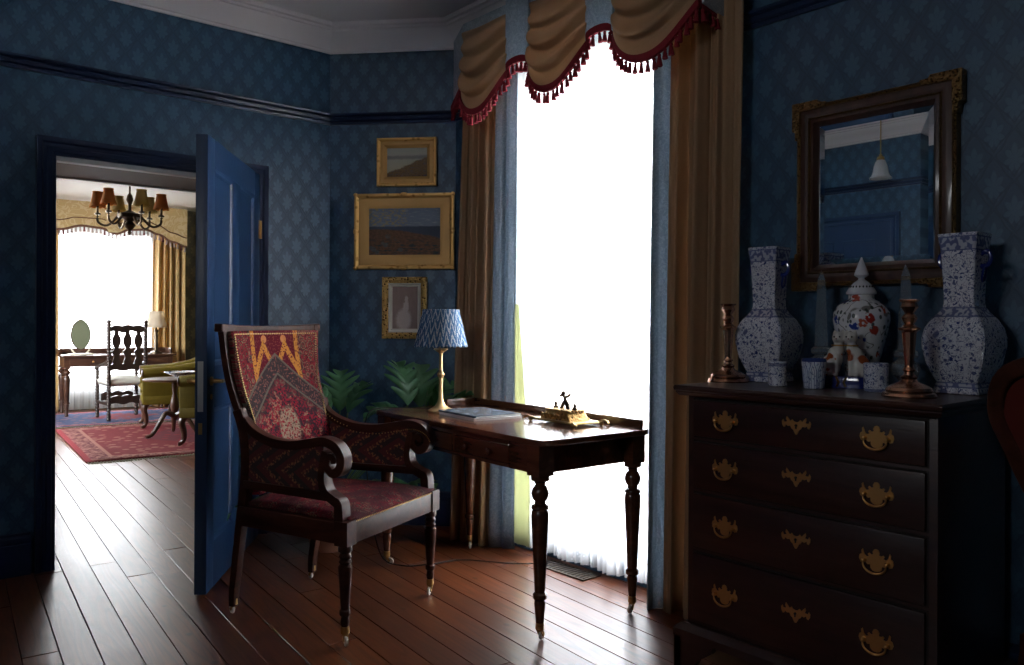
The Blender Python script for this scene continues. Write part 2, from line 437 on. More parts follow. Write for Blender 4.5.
def m_paint(name, kind):
    k = K(name); x, y, z = k.xyz(k.co('Generated')); v = k.co('Generated')
    n = k.noise(v, 5, 5, 0.6); n2 = k.noise(k.scale(v, (1, 1, 3)), 9, 4); n3 = k.noise(v, 22, 3)
    if kind == 'shore':
        sky = k.mix(z + n*0.3, (0.42, 0.38, 0.24), (0.36, 0.38, 0.33))
        sky = k.mix((1.0-k.ss((z - 0.62 - n*0.10).abs(), 0.02, 0.10))*0.7, sky, (0.12, 0.12, 0.14))
        hill = 0.12 + 0.55*x + 0.25*(n-0.5)
        g = k.mix(n3, (0.04, 0.026, 0.014), (0.26, 0.16, 0.07)); g = k.mix(k.ss(n2, 0.5, 0.7), g, (0.10, 0.09, 0.12))
        col = k.mix(1.0-k.ss(z-hill, -0.02, 0.04), sky, g)
    elif kind == 'moor':
        sky = k.mix(z + 0.5*(n-0.5), (0.20, 0.22, 0.25), (0.15, 0.19, 0.26)); sky = k.mix(k.ss(n2, 0.5, 0.75), sky, (0.32, 0.33, 0.35))
        tree = (1.0-k.ss(x - 0.45 - 0.2*(n3-0.5), 0.0, 0.12)) * k.ss(n3, 0.45, 0.6) * k.ss(z, 0.5, 0.6)
        sky = k.mix(tree*0.7, sky, (0.38, 0.27, 0.09))
        sky = k.mix((1.0-k.ss(z-0.57-0.05*n, 0, 0.03)), sky, (0.06, 0.075, 0.11))
        g = k.mix(n3, (0.030, 0.022, 0.014), (0.26, 0.13, 0.075)); g = k.mix(k.ss(n2, 0.5, 0.62)*(1.0-k.ss(z, 0.2, 0.45)), g, (0.035, 0.05, 0.055))
        rk = k.voro(k.scale(v, (9, 1, 7)), 1.0); rock = (1.0-k.ss(rk, 0.30, 0.42))*(1.0-k.ss(x+z*0.9, 0.55, 0.75)); g = k.mix(rock*0.85, g, k.mix(n3, (0.03, 0.04, 0.045), (0.16, 0.18, 0.17)))
        col = k.mix(1.0-k.ss(z-0.55+0.2*x*x-0.10*(n-0.5), -0.02, 0.02), sky, g)
    elif kind == 'figure':
        bgc = k.mix(n, (0.22, 0.15, 0.13), (0.36, 0.27, 0.24))
        jx = x+0.16*(n3-0.5); f1 = k.m('SQRT', (jx-0.45)*(jx-0.45)*7.0+(z-0.22)*(z-0.22)*9.0); f2 = k.m('SQRT', (jx-0.56)*(jx-0.56)+(z-0.70)*(z-0.70)*0.7); f3 = k.m('SQRT', (jx-0.53-0.2*(z-0.5))*(jx-0.53-0.2*(z-0.5))*30.0+(z-0.50)*(z-0.50)*14.0)
        fig = (1.0-k.ss(f1, 0.55, 0.95)).max((1.0-k.ss(f2, 0.05, 0.08))).max(1.0-k.ss(f3, 0.5, 0.75))
        col = k.mix(fig*(0.6+0.4*n3), bgc, (0.58, 0.50, 0.46))
    elif kind == 'cover':
        col = k.mix(k.ss(n, 0.35, 0.7), (0.035, 0.045, 0.06), (0.20, 0.23, 0.27))
        col = k.mix(k.ss(n3, 0.55, 0.7)*0.5, col, (0.36, 0.38, 0.40))
    k.bsdf(col, 0.6 if kind != 'cover' else 0.22, spec=0.25); return k.mat
M_PSHORE = m_paint('painting_shore', 'shore'); M_PMOOR = m_paint('painting_moor', 'moor'); M_PFIG = m_paint('print_figure', 'figure'); M_COVER = m_paint('magazine_cover', 'cover')
M_PAPER = plain('white_paper', (0.72, 0.70, 0.66), 0.7)
M_CREAMM = plain('cream_mount', (0.60, 0.57, 0.50), 0.7)

def m_bluewhite(name, sc, bands):
    k = K(name); o = k.co(); x, y, z = k.xyz(o)
    w = k.noise(o, sc*0.5, 2); v = k.vadd(o, k.vec(w*0.02, w*0.02, w*0.02))
    n = k.noise(v, sc, 1.0, 0.5, 2.5)
    sw = 1.0 - k.ss((n-0.5).abs(), 0.022, 0.040)
    d = k.voro(v, sc*1.1); dots = 1.0 - k.ss(d, 0.22, 0.30)
    pat = sw.max(dots*0.85)
    big = k.voro(v, sc*0.33); pat = pat.max((1.0 - k.ss(big, 0.16, 0.22))*0.8)
    for (z0, z1) in bands:
        inb = z.gt(z0) * z.lt(z1)
        key = k.noise(k.scale(o, (sc*2.0, sc*2.0, sc*2.0)), 1, 0)
        bd = 0.35 + 0.5*k.ss(key, 0.45, 0.55)
        edge = (1.0-k.ss((z-z0).abs(), 0.0015, 0.003)).max(1.0-k.ss((z-z1).abs(), 0.0015, 0.003))
        pat = k.lerp(inb, pat, bd).max(edge*0.8)
    tone = k.noise(o, 30, 2)
    col = k.mix(pat, (0.66, 0.68, 0.74), k.mix(tone, (0.012, 0.025, 0.13), (0.045, 0.075, 0.26)))
    k.bsdf(col, 0.12, coat=0.4); return k.mat
M_VASE = m_bluewhite('blue_white_porcelain', 44, [(0.438, 0.478), (0.236, 0.262), (0.022, 0.034)])
M_CUPA = m_bluewhite('cup_landscape', 48, [(0.070, 0.076)]); M_CUPC = m_bluewhite('cup_scroll', 85, [(0.004, 0.008)])
def m_cupb():
    k = K('cup_panels'); x, y, z = k.xyz(k.co()); a = k.m('ARCTAN2', y, x)*(8/6.2832)
    f = (a.frac()-0.5).abs(); arch = f + k.ss(z, 0.055, 0.085)*0.25
    l = (1.0-k.ss((arch-0.42).abs(), 0.02, 0.05)).max((1.0-k.ss((arch-0.18).abs(), 0.02, 0.06))*0.7)
    n = k.noise(k.co(), 120, 1); l = l.max(k.ss(n, 0.58, 0.64)*0.7).max(z.gt(0.088))
    k.bsdf(k.mix(l, (0.58, 0.62, 0.70), (0.035, 0.06, 0.20)), 0.15, coat=0.3); return k.mat
M_CUPB = m_cupb()
M_PORC = plain('white_porcelain', (0.62, 0.63, 0.66), 0.12, coat=0.4)
M_COBALT = plain('cobalt_glaze', (0.012, 0.022, 0.16), 0.12, coat=0.4)
def m_imari():
    k = K('flowered_porcelain'); o = k.co(); x, y, z = k.xyz(o)
    n = k.noise(o, 9, 1, 0.5, 1.0); st = 1.0 - k.ss((n-0.5).abs(), 0.006, 0.014)
    pn = k.noise(o, 70, 1); ow = k.vadd(o, k.vec(pn*0.030, pn*0.030, pn*0.030)); d = k.voro(ow, 21); rc = k.voro(ow, 21, out='Color'); r0, g0, b0 = k.xyz(rc)
    fl = (1.0-k.ss(d, 0.28+0.0, 0.36)) * r0.gt(0.25)
    d2 = k.voro(k.scale(o, (1, 1, 0.7), (3, 1, 2)), 60); lf = (1.0-k.ss(d2, 0.30, 0.38))*k.ss(k.noise(o, 14, 1), 0.44, 0.52)
    col = k.mix(st*0.8, (0.66, 0.67, 0.68), (0.10, 0.09, 0.07))
    col = k.mix(lf*0.9, col, (0.03, 0.05, 0.045))
    col = k.mix(fl, col, k.mix(g0.gt(0.45), (0.03, 0.06, 0.28), k.mix(b0, (0.33, 0.025, 0.025), (0.45, 0.10, 0.05))))
    k.bsdf(col, 0.13, coat=0.4); return k.mat
M_IMARI = m_imari()
def m_cats():
    k = K('white_orange_glaze'); o = k.co(); n = k.noise(o, 22, 1, 0.5, 0.6); x, y, z = k.xyz(o)
    pt = k.ss(n, 0.52, 0.56)*(1.0-k.ss(z, 0.105, 0.12))
    k.bsdf(k.mix(pt, (0.64, 0.61, 0.56), (0.34, 0.075, 0.02)), 0.15, coat=0.4); return k.mat
M_CATS = m_cats()
def m_ikat():
    k = K('blue_ikat'); x, y, z = k.xyz(k.co()); a = k.m('ARCTAN2', y, x)*(24/6.2832)
    j = k.noise(k.scale(k.co(), (60, 60, 90)), 1, 2)*0.8
    zig = ((a.frac()-0.5).abs()*2.0 + z*16.0 + j).frac()
    p = k.ss((zig-0.5).abs(), 0.14, 0.2)
    edge = (z-0.5).abs()
    col = k.mix(p, (0.62, 0.66, 0.68), (0.035, 0.125, 0.27)); col = k.mix(k.noise(k.co(), 40, 2)*0.4, col, (0.10, 0.20, 0.33))
    n = k.bsdf(col, 0.8, link=False); t = k.n.new('ShaderNodeBsdfTranslucent'); k.put(t.inputs[0], col)
    mx = k.n.new('ShaderNodeMixShader'); mx.inputs[0].default_value = 0.3
    k.t.links.new(n.outputs[0], mx.inputs[1]); k.t.links.new(t.outputs[0], mx.inputs[2]); return k.end(mx)
M_IKAT = m_ikat()
def m_leaf():
    k = K('leaf_green'); n = k.noise(k.co(), 9, 3); r = k.rnd()
    col = k.mix(n, (0.035, 0.115, 0.045), (0.085, 0.210, 0.085)); col = k.mix(r*0.4, col, (0.03, 0.10, 0.05))
    b = k.bsdf(col, 0.38, link=False); t = k.n.new('ShaderNodeBsdfTranslucent'); t.inputs[0].default_value = (0.08, 0.24, 0.03, 1)
    mx = k.n.new('ShaderNodeMixShader'); mx.inputs[0].default_value = 0.18
    k.t.links.new(b.outputs[0], mx.inputs[1]); k.t.links.new(t.outputs[0], mx.inputs[2]); return k.end(mx)
M_LEAF = m_leaf(); M_STEM = plain('stem_green', (0.05, 0.11, 0.03), 0.5)

def pal(k, f):     # woven-rug palette
    return k.ramp(f, [(0.0, (0.012, 0.010, 0.020)), (0.22, (0.130, 0.008, 0.014)), (0.45, (0.190, 0.016, 0.026)), (0.62, (0.026, 0.016, 0.018)), (0.80, (0.20, 0.11, 0.07)), (1.0, (0.090, 0.008, 0.014))])
def m_kilim(name, back):
    k = K(name); o = k.co(); x, y, z = k.xyz(o)
    vz = k.vec(k.m('SNAP', x, 0.0045), 0.0 if back else k.m('SNAP', y, 0.0045), k.m('SNAP', z, 0.0045))
    d = k.voro(vz, 34); cc, c2, c3 = k.xyz(k.voro(vz, 34, out='Color')); fine = k.noise(vz, 110, 1)
    ring = ((d*3.0 + fine*0.5).frac()); sp = pal(k, (ring*0.6 + cc*0.55).frac())
    if not back:
        w = ((x.abs()*6.0 + (y+z)*9.0).frac()-0.5).abs()*2.0
        big = k.noise(o, 9, 2)
        col = k.mix(k.ss(w, 0.55, 0.7)*0.7, sp, k.mix(fine, (0.15, 0.010, 0.018), (0.02, 0.012, 0.022)))
        col = k.mix(k.ss(big, 0.45, 0.6)*0.6, col, (0.025, 0.010, 0.014))
    else:
        c = z + 0.80*x.abs()
        dd = k.noise(vz, 38, 1)
        field = k.mix(k.ss(fine, 0.47, 0.55), (0.200, 0.010, 0.022), k.mix(c2.gt(0.72), (0.025, 0.014, 0.020), (0.22, 0.12, 0.075)))
        field = k.mix(k.ss(dd, 0.53, 0.60)*0.8, field, (0.028, 0.016, 0.022))
        field = k.mix(k.ss(c, 0.90, 0.97)*0.65, field, (0.030, 0.022, 0.022))
        med = k.m('SQRT', x*x*1.6 + (z-0.74)*(z-0.74)*0.8)
        field = k.mix((1.0-k.ss(med, 0.07, 0.09))*k.ss(fine, 0.4, 0.55), field, (0.26, 0.19, 0.13))
        band = k.mix(k.ss(fine, 0.52, 0.6)*k.ss(d, 0.2, 0.5), (0.034, 0.024, 0.026), (0.16, 0.06, 0.05))
        ro = k.m('SQRT', (x.abs()-0.062)*(x.abs()-0.062)+(z-1.125)*(z-1.125)); ros = (1.0-k.ss(ro, 0.016, 0.019))*k.ss((ro*170.0).sin(), -0.2, 0.2)
        top = k.mix(k.ss(fine, 0.56, 0.62)*0.5, (0.085, 0.006, 0.014), (0.20, 0.06, 0.035)); top = k.mix(ros, top, (0.42, 0.16, 0.06))
        zz = ((x.abs()*5.2 + z*1.0 - 0.05).frac()-0.5).abs()*2.0
        zg = z + 0.12*((x*7.4).frac()-0.5).abs()*2.0
        org = k.mix(k.ss(fine, 0.55, 0.6), (0.42, 0.165, 0.030), (0.10, 0.02, 0.02))
        top = k.mix((1.0-k.ss((zg-1.100).abs(), 0.024, 0.028))*x.abs().lt(0.15), top, org)
        top = k.mix((1.0-k.ss((x.abs()-0.140).abs(), 0.013, 0.016)), top, org)
        top = k.mix(x.abs().gt(0.15), top, sp)
        e1 = 1.0-k.ss((c-0.975).abs(), 0.004, 0.007); e2 = 1.0-k.ss((c-1.06).abs(), 0.004, 0.007)
        col = k.mix(c.gt(0.975), field, band); col = k.mix(c.gt(1.06), col, top)
        col = k.mix(e1.max(e2)*0.85, col, (0.10, 0.09, 0.07))
    k.bsdf(col, 0.85, bump=k.bump(fine, 0.001), spec=0.08); return k.mat
M_KBACK = m_kilim('kilim_back', True); M_KSEAT = m_kilim('kilim_seat', False)
def m_kside():
    k = K('kilim_side'); x, y, z = k.xyz(k.co()); fine = k.noise(k.co(), 90, 2); d = k.voro(k.co(), 30)
    cx = ((y - 0.08)*1.0).abs(); cz = (z - 0.62).abs()
    diamond = (cx*3.2 + cz*5.0)
    ring = (diamond*3.0).frac()
    col = k.mix(k.ss(ring, 0.4, 0.55), (0.026, 0.013, 0.014), (0.085, 0.010, 0.012))
    col = k.mix(k.ss(fine, 0.5, 0.6)*(1.0-k.ss((ring-0.5).abs(), 0.1, 0.2)), col, (0.30, 0.12, 0.045))
    col = k.mix((1.0-k.ss(d, 0.15, 0.25))*0.7, col, (0.26, 0.08, 0.04))
    k.bsdf(col, 0.85, sheen=0.2); return k.mat
M_KSIDE = m_kside()
def m_rug(name, base, alt, acc):
    k = K(name); x, y, z = k.xyz(k.co('Generated')); o = k.co(); v = k.scale(o, (1, 1, 1))
    ex = 0.5-(x-0.5).abs(); ey = 0.5-(y-0.5).abs(); e = (ex*2.2).min(ey*2.8)
    fine = k.noise(o, 28, 3); d = k.voro(o, 9); fl = 1.0-k.ss(d, 0.25, 0.36)
    col = k.mix(fine, base, tuple(q*0.65 for q in base)); col = k.mix(fl*0.75, col, acc)
    med = ((x-0.5).abs()*1.3+(y-0.5).abs()); col = k.mix(1.0-k.ss(med, 0.25, 0.27), col, k.mix(fl, alt, base))
    col = k.mix(e.lt(0.22), col, k.mix(k.ss(fine, 0.45, 0.6), alt, acc))
    col = k.mix((1.0-k.ss((e-0.22).abs(), 0.012, 0.022)), col, acc); col = k.mix(e.lt(0.05), col, base)
    k.bsdf(col, 0.95, spec=0.1, bump=k.bump(fine, 0.002)); return k.mat
M_RUG1 = m_rug('red_rug', (0.17, 0.030, 0.034), (0.11, 0.030, 0.036), (0.27, 0.13, 0.10))
M_RUG2 = m_rug('blue_red_rug', (0.06, 0.08, 0.16), (0.20, 0.04, 0.05), (0.26, 0.12, 0.11))
M_FRINGE = plain('rug_fringe', (0.20, 0.16, 0.10), 0.9)
def m_shade(name, c, tc, f=0.45):
    k = K(name); n = k.bsdf(c, 0.8, link=False); t = k.n.new('ShaderNodeBsdfTranslucent'); t.inputs[0].default_value = tc + (1,)
    mx = k.n.new('ShaderNodeMixShader'); mx.inputs[0].default_value = f
    k.t.links.new(n.outputs[0], mx.inputs[1]); k.t.links.new(t.outputs[0], mx.inputs[2]); return k.end(mx)
M_SHY = m_shade('yellow_shade', (0.46, 0.34, 0.13), (0.60, 0.42, 0.12)); M_SHO = m_shade('orange_shade', (0.50, 0.23, 0.06), (0.70, 0.30, 0.06)); M_SHC = m_shade('cream_shade', (0.70, 0.62, 0.50), (0.75, 0.65, 0.5))
M_LEATHER = plain('oxblood_leather', (0.075, 0.012, 0.010), 0.30, coat=0.2)
M_BLACK = plain('black_rubber', (0.012, 0.012, 0.012), 0.5)
M_WHITEP = plain('white_sash_paint', (0.70, 0.70, 0.68), 0.45)
M_TERRA = plain('terracotta', (0.22, 0.09, 0.05), 0.8); M_SOIL = plain('soil', (0.02, 0.014, 0.01), 0.95)
M_GROUND = plain('pale_gravel', (0.58, 0.57, 0.54), 0.95)
M_CERA = plain('white_caster', (0.70, 0.66, 0.58), 0.3)
M_FROST = plain('frosted_glass_shade', (0.85, 0.86, 0.86), 0.35, trans=0.6, ior=1.3)
# ------------------------------------------------------------------ front room shell
LW, RW, CZ = 4.38, 2.84, 2.96
A2, B2 = (2.32, LW), (RW, 3.81)
D0, D1, DH = 0.855, 1.835, 2.00                 # doorway
W0, W1, WZ0, WZ1 = 2.16, 3.34, 0.10, 2.62     # window opening
LT = 0.50                                      # door wall thickness
ROOM = [(-1.36, 2.87), (-1.36, LW), A2, B2, (RW, -1.6), (-2.2, -1.6), (-2.2, 2.87)]

FANG = -math.asin(0.1)                         # floorboards and the far room are turned a little
FC, FS = 0.995, 0.1
FO = (1.0, 4.9)
def far_w(a, b, z=0): return (FO[0] + a*FC + b*FS, FO[1] - a*FS + b*FC, z)
def far_hit(px, py, b):
    d = ray(px, py); k = (b + FO[0]*FS + FO[1]*FC) / (d[0]*FS + d[1]*FC)
    x, y = k*d[0]-FO[0], k*d[1]-FO[1]
    return (x*FC - y*FS, b, CAMH + k*d[2])
def far_floor(px, py, z=0.0):
    p = on_z(px, py, z); x, y = p[0]-FO[0], p[1]-FO[1]
    return (x*FC - y*FS, x*FS + y*FC, z)
def far_place(o): o.location = (FO[0], FO[1], 0); o.rotation_euler = (0, 0, FANG); return o

# floor: sub-floor slab with separate boards
floor = struct(MB().box(-3.2, 3.9, -3.0, 8.0, -0.06, -0.016).build('floor', M_GAP))
floor.location = (FO[0], FO[1], 0); floor.rotation_euler = (0, 0, FANG)
BW = 0.118
lens = (1.9, 2.5, 3.1)
pm = [MB().box(-BW/2+0.0012, BW/2-0.0012, 0.0012, L-0.0012, -0.016, 0.0).mesh('plank', 0.0016, 1) for L in lens]
for m_ in pm: m_.materials.append(M_FLOOR)
rest = MB(); nplank = 0
for r in range(-24, 32):
    a = r*BW; b = -6.4 - random.random()*2.0
    while b < 7.1:
        i = random.randrange(3); L = lens[i]; b1 = b + L
        # what the photograph shows of the floor: the wedge in front of the camera
        vis = False
        for t in (0.0, 0.5, 1.0):
            p = far_w(a, b + t*L); Xc = p[0]*RT[0]+p[1]*RT[1]; Dc = p[0]*FW[0]+p[1]*FW[1]
            if Dc > 2.4 and -0.72*Dc < Xc < 0.45*Dc and p[0] < 4.4 and not (p[1] > 4.9 and (Xc/Dc > -0.36 or p[0] > 4.0)): vis = True
        if vis and nplank < 290:
            o = bpy.data.objects.new('plank', pm[i]); COL.objects.link(o); o.parent = floor
            o.location = (a, b, random.uniform(-0.0012, 0.0)); o.rotation_euler = (random.uniform(-.0006, .0006), random.uniform(-.004, .004), 0); nplank += 1
        elif b1 > -6.4 + 0.3:
            rest.box(a-BW/2+.0012, a+BW/2-.0012, max(b, -7.4), min(b1, 7.9), -0.016, -0.001)
        b = b1
rest.build('plank_field', M_FLOOR, floor, kind='stuff')
print('planks', nplank)

# walls
w = MB()
w.box(-1.66, D0, LW, LW+LT, 0, CZ); w.box(D1, 3.95, LW, LW+LT, 0, CZ); w.box(D0, D1, LW, LW+LT, DH, CZ)
struct(w.build('wall_left', M_WPX), 'blue damask papered wall with the open doorway')
w = MB(); w.prism([A2, B2, (RW+0.30, 3.81), (RW+0.30, LW)], lambda p: (p[0], p[1], 0), lambda p: (p[0], p[1], CZ))
struct(w.build('wall_corner', M_WPC), 'blue damask papered angled corner wall holding three pictures')
w = MB()
w.box(RW, RW+.30, -1.6, W0, 0, CZ); w.box(RW, RW+.30, W1, 3.81, 0, CZ); w.box(RW, RW+.30, W0, W1, 0, WZ0); w.box(RW, RW+.30, W0, W1, WZ1, CZ)
struct(w.build('wall_right', M_WPY), 'blue damask papered wall with the tall window and the mirror')
struct(MB().box(-1.66, -1.36, 2.87, LW, 0, CZ).build('wall_opposite', M_WPY))
struct(MB().box(-2.5, -1.66, 2.87, 3.17, 0, CZ).build('wall_recess', M_WPX))
w = MB(); w.box(-2.5, -2.2, -1.9, 0.5, 0, CZ); w.box(-2.5, -2.2, 1.4, 2.87, 0, CZ); w.box(-2.5, -2.2, 0.5, 1.4, 0, 2.13); w.box(-2.5, -2.2, 0.5, 1.4, 2.64, CZ)
struct(w.build('wall_recess_side', M_WPY))
struct(MB().box(-2.5, RW+.30, -1.9, -1.6, 0, CZ).build('wall_back', M_WPX))
struct(MB().box(-2.5, RW+.30, -1.9, LW+.1, CZ, CZ+0.12).build('ceiling', M_PLASTER))

# cornice, picture rail, skirting
corn = [(0, 2.815), (0.012, 2.815), (0.014, 2.828), (0.022, 2.832), (0.034, 2.850), (0.062, 2.885), (0.088, 2.912), (0.092, 2.922), (0.104, 2.924), (0.108, 2.936), (0.126, 2.940), (0.132, CZ), (0, CZ)]
struct(molding(ROOM, corn, True).build('trim_1', M_PLASTER, ang=28), 'white moulded plaster cornice round the ceiling')
railp = [(0, 2.386), (0.016, 2.386), (0.020, 2.398), (0.014, 2.404), (0.026, 2.410), (0.032, 2.424), (0.026, 2.430), (0.044, 2.436), (0.048, 2.446), (0.0, 2.450)]
path = [(RW, W0-0.16), (RW, -1.6), (-2.2, -1.6), (-2.2, 2.87), (-1.36, 2.87), (-1.36, LW), A2, B2, (RW, W1+0.12)]
struct(molding(path, railp).build('trim_2', M_RAIL, ang=25), 'dark navy picture rail running round the walls')
basep = [(0, 0), (0.022, 0), (0.022, 0.145), (0.018, 0.150), (0.022, 0.158), (0.020, 0.176), (0.010, 0.186), (0.010, 0.196), (0.0, 0.200)]
struct(molding([(-2.2, 2.87), (-1.36, 2.87), (-1.36, 3.02)], basep).build('baseboard_recess', M_RAIL))
struct(molding([(-1.36, 4.20), (-1.36, LW), (D0-0.10, LW)], basep).build('baseboard_left', M_RAIL), 'navy painted skirting board left of the doorway')
struct(molding([(D1+0.09, LW), A2, B2, (RW, W1)], basep).build('baseboard_corner', M_RAIL))
struct(molding([(RW, W0), (RW, -1.6), (-2.2, -1.6), (-2.2, 2.87)], basep).build('baseboard_right', M_RAIL))

# doorway: lining, soffit, architraves
def architrave(x0, x1, zt, y, s, wd=0.084):
    """moulded frame round an opening on the plane y; s = -1 projects towards -y"""
    prof = [(0.0, 0), (0.0, 0.016), (0.012, 0.016), (0.016, 0.022), (0.034, 0.022), (0.040, 0.016), (0.055, 0.020), (0.062, 0.030), (0.078, 0.034), (wd, 0.036), (wd, 0)]
    b = MB(); vs = []
    path = [(x0, 0, -1, 0), (x0, zt, -1, 1), (x1, zt, 1, 1), (x1, 0, 1, 0)]
    for (x, z, ox, oz) in path:
        for q, d in prof: vs.append((x + ox*q, y + s*d, z + oz*q))
    n = len(prof); fs = []
    for i in range(3):
        for j in range(n): fs.append((i*n+j, i*n+(j+1) % n, (i+1)*n+(j+1) % n, (i+1)*n+j))
    fs += [tuple(range(n)), tuple(3*n+j for j in range(n))]
    return b.add(vs, fs)
struct(architrave(D0, D1, DH, LW, -1).build('trim_3', M_RAIL, ang=25), 'dark navy moulded architrave round the doorway')
struct(architrave(D0, D1, DH, LW+LT, 1).build('trim_4', M_CREAMW, ang=25))
lin = MB(); lin.box(D0, D0+.005, LW, LW+LT, 0, DH); lin.box(D1-.005, D1, LW, LW+LT, 0, DH)
struct(lin.build('trim_5', M_CREAMW), 'painted lining of the doorway jambs')
st = MB(); st.box(D0+.005, D1-.005, LW+.06, LW+LT, DH-.02, DH); struct(st.build('trim_6', M_SOFFIT_SHADE), 'cream soffit over the doorway, its shade coloured in brown')
st = MB(); st.box(D0+.005, D1-.005, LW+.0, LW+.055, DH-.022, DH); st.box(D0+.005, D1-.005, LW+LT-0.012, LW+LT+0.02, DH-.026, DH)  # white strips draw the highlights along the near and far soffit edges
struct(st.build('trim_7', M_WHITEP), 'white strips standing in for highlights on the doorway soffit edges')

# door leaf (open into the room, hinged on the right jamb)
dvec = Vector((-0.588, -0.809)).normalized()
door = struct(bpy.data.objects.new('door_1', None), 'open blue four-panel door with brass lock plate'); COL.objects.link(door)
door.location = (D1-0.020, LW-0.030, 0.006); door.rotation_euler = (0, 0, math.atan2(dvec.y, dvec.x))
DW_, DT = 0.985, 0.052            # leaf: local x along the leaf, y from -DT to 0 (room face is +y after rotation)
stl = 0.112
def leafbox(nm, x0, x1, z0, z1, y0=0.0, y1=DT, bev=0.003): return MB().box(x0, x1, y0, y1, z0, z1).build(nm, M_BLUEP, door, bevel=bev)
leafbox('stile', 0, stl, 0, 2.015); leafbox('stile', DW_-stl, DW_, 0, 2.015)
for z0, z1 in ((0, 0.205), (0.805, 0.995), (1.885, 2.015)): leafbox('rail', stl, DW_-stl, z0, z1)
for z0, z1 in ((0.205, 0.805), (0.995, 1.885)): leafbox('muntin', DW_/2-.055, DW_/2+.055, z0, z1)
for x0, x1 in ((stl, DW_/2-.055), (DW_/2+.055, DW_-stl)):
    for z0, z1 in ((0.205, 0.805), (0.995, 1.885)):
        leafbox('panel', x0, x1, z0, z1, 0.014, DT-0.014, 0)
        for yy, s in ((DT, -1), (0.0, 1)):
            b = MB(); prof = [(0, 0), (0.010, 0.002), (0.018, 0.007), (0.026, 0.014), (0, 0.014)]
            vs = []; 
            for (x, z, ox, oz) in ((x0, z0, 1, 1), (x1, z0, -1, 1), (x1, z1, -1, -1), (x0, z1, 1, -1)):
                for q, d in prof: vs.append((x+ox*q, yy + s*d, z+oz*q))
            n = 5; fs = [(i*n+j, i*n+(j+1) % n, ((i+1) % 4)*n+(j+1) % n, ((i+1) % 4)*n+j) for i in range(4) for j in range(n)]
            b.add(vs, fs).build('panel_moulding', M_BLUEP, door)
MB().box(DW_-.0005, DW_+.002, 0.012, 0.036, 0.80, 1.02).build('lock_plate', M_STEEL, door, label='steel lock plate on the door edge')
MB().box(DW_-.0005, DW_+.0022, 0.016, 0.032, 0.70, 0.75).build('strike_plate', M_BRASS, door)
for yy, s in ((DT, 1), (0, -1)):
    h = MB().lathe([(0.020, 0), (0.020, 0.006), (0.010, 0.010), (0.009, 0.045)], 14, (0, 0, 0), 'y')
    h.xf(Matrix.Translation((DW_-.06, yy, 0.93)) @ Matrix.Diagonal((1, s, 1, 1)))
    h.tube([(DW_-.06, yy+s*.045, .93), (DW_-.085, yy+s*.050, .93), (DW_-.16, yy+s*.048, .926)], lambda t: 0.009-0.002*t, 10)
    h.build('door_handle', M_BRASSD, door, label='aged brass lever handle')
    MB().lathe([(0.012, 0), (0.012, 0.004), (0.004, 0.005)], 12, (DW_-.06, yy - (0.004 if s < 0 else 0), 0.86), 'y').build('keyhole_cover', M_BRASSD, door)
for z in (0.25, 1.66): MB().lathe([(0.008, z), (0.008, z+.10)], 10, (0.0, DT+0.004, 0)).box(0.0, 0.03, DT-.001, DT+.003, z, z+.10).build('hinge', M_BRASSD, door, label='brass butt hinge')

# ------------------------------------------------------------------ front window
win = struct(bpy.data.objects.new('window_1', None), 'tall white sash window behind the sheer curtains'); COL.objects.link(win)
xf_ = RW+0.14
f = MB(); f.box(xf_-.05, xf_+.07, W0, W0+.06, WZ0, WZ1); f.box(xf_-.05, xf_+.07, W1-.06, W1, WZ0, WZ1); f.box(xf_-.05, xf_+.07, W0, W1, WZ1-.06, WZ1); f.box(xf_-.07, xf_+.10, W0, W1, WZ0, WZ0+.05)
f.build('window_frame', M_WHITEP, win, bevel=.003)
def sash(z0, z1, x, cols, rows, nm, rail=0.05):
    s = MB(); y0, y1 = W0+.06, W1-.06
    s.box(x, x+.04, y0, y0+.05, z0, z1); s.box(x, x+.04, y1-.05, y1, z0, z1); s.box(x, x+.04, y0, y1, z0, z0+rail); s.box(x, x+.04, y0, y1, z1-.05, z1)
    ob = s.build('sash', M_WHITEP, win, bevel=.002)
    ya, yb, za, zb = y0+.05, y1-.05, z0+rail, z1-.05
    g = MB()
    for c in range(1, cols): y = ya+(yb-ya)*c/cols; g.box(x+.006, x+.034, y-.011, y+.011, za, zb)
    for r in range(1, rows): z = za+(zb-za)*r/rows; g.box(x+.007, x+.033, ya, yb, z-.011, z+.011)
    if cols*rows > 1: g.build('glazing_bars', M_WHITEP, ob)
    for c in range(cols):
        for r in range(rows):
            MB().box(x+.018, x+.021, ya+(yb-ya)*c/cols, ya+(yb-ya)*(c+1)/cols, za+(zb-za)*r/rows, za+(zb-za)*(r+1)/rows).build('pane', M_PANE, ob)
sash(1.81, WZ1-.06, xf_+.045, 4, 4, 'upper', 0.07)
sash(WZ0+.05, 1.86, xf_, 2, 2, 'lower', 0.07)
portal((RW+0.36, (W0+W1)/2, (WZ0+WZ1)/2), (0, PI/2, 0), WZ1-WZ0+.1, W1-W0+.1)

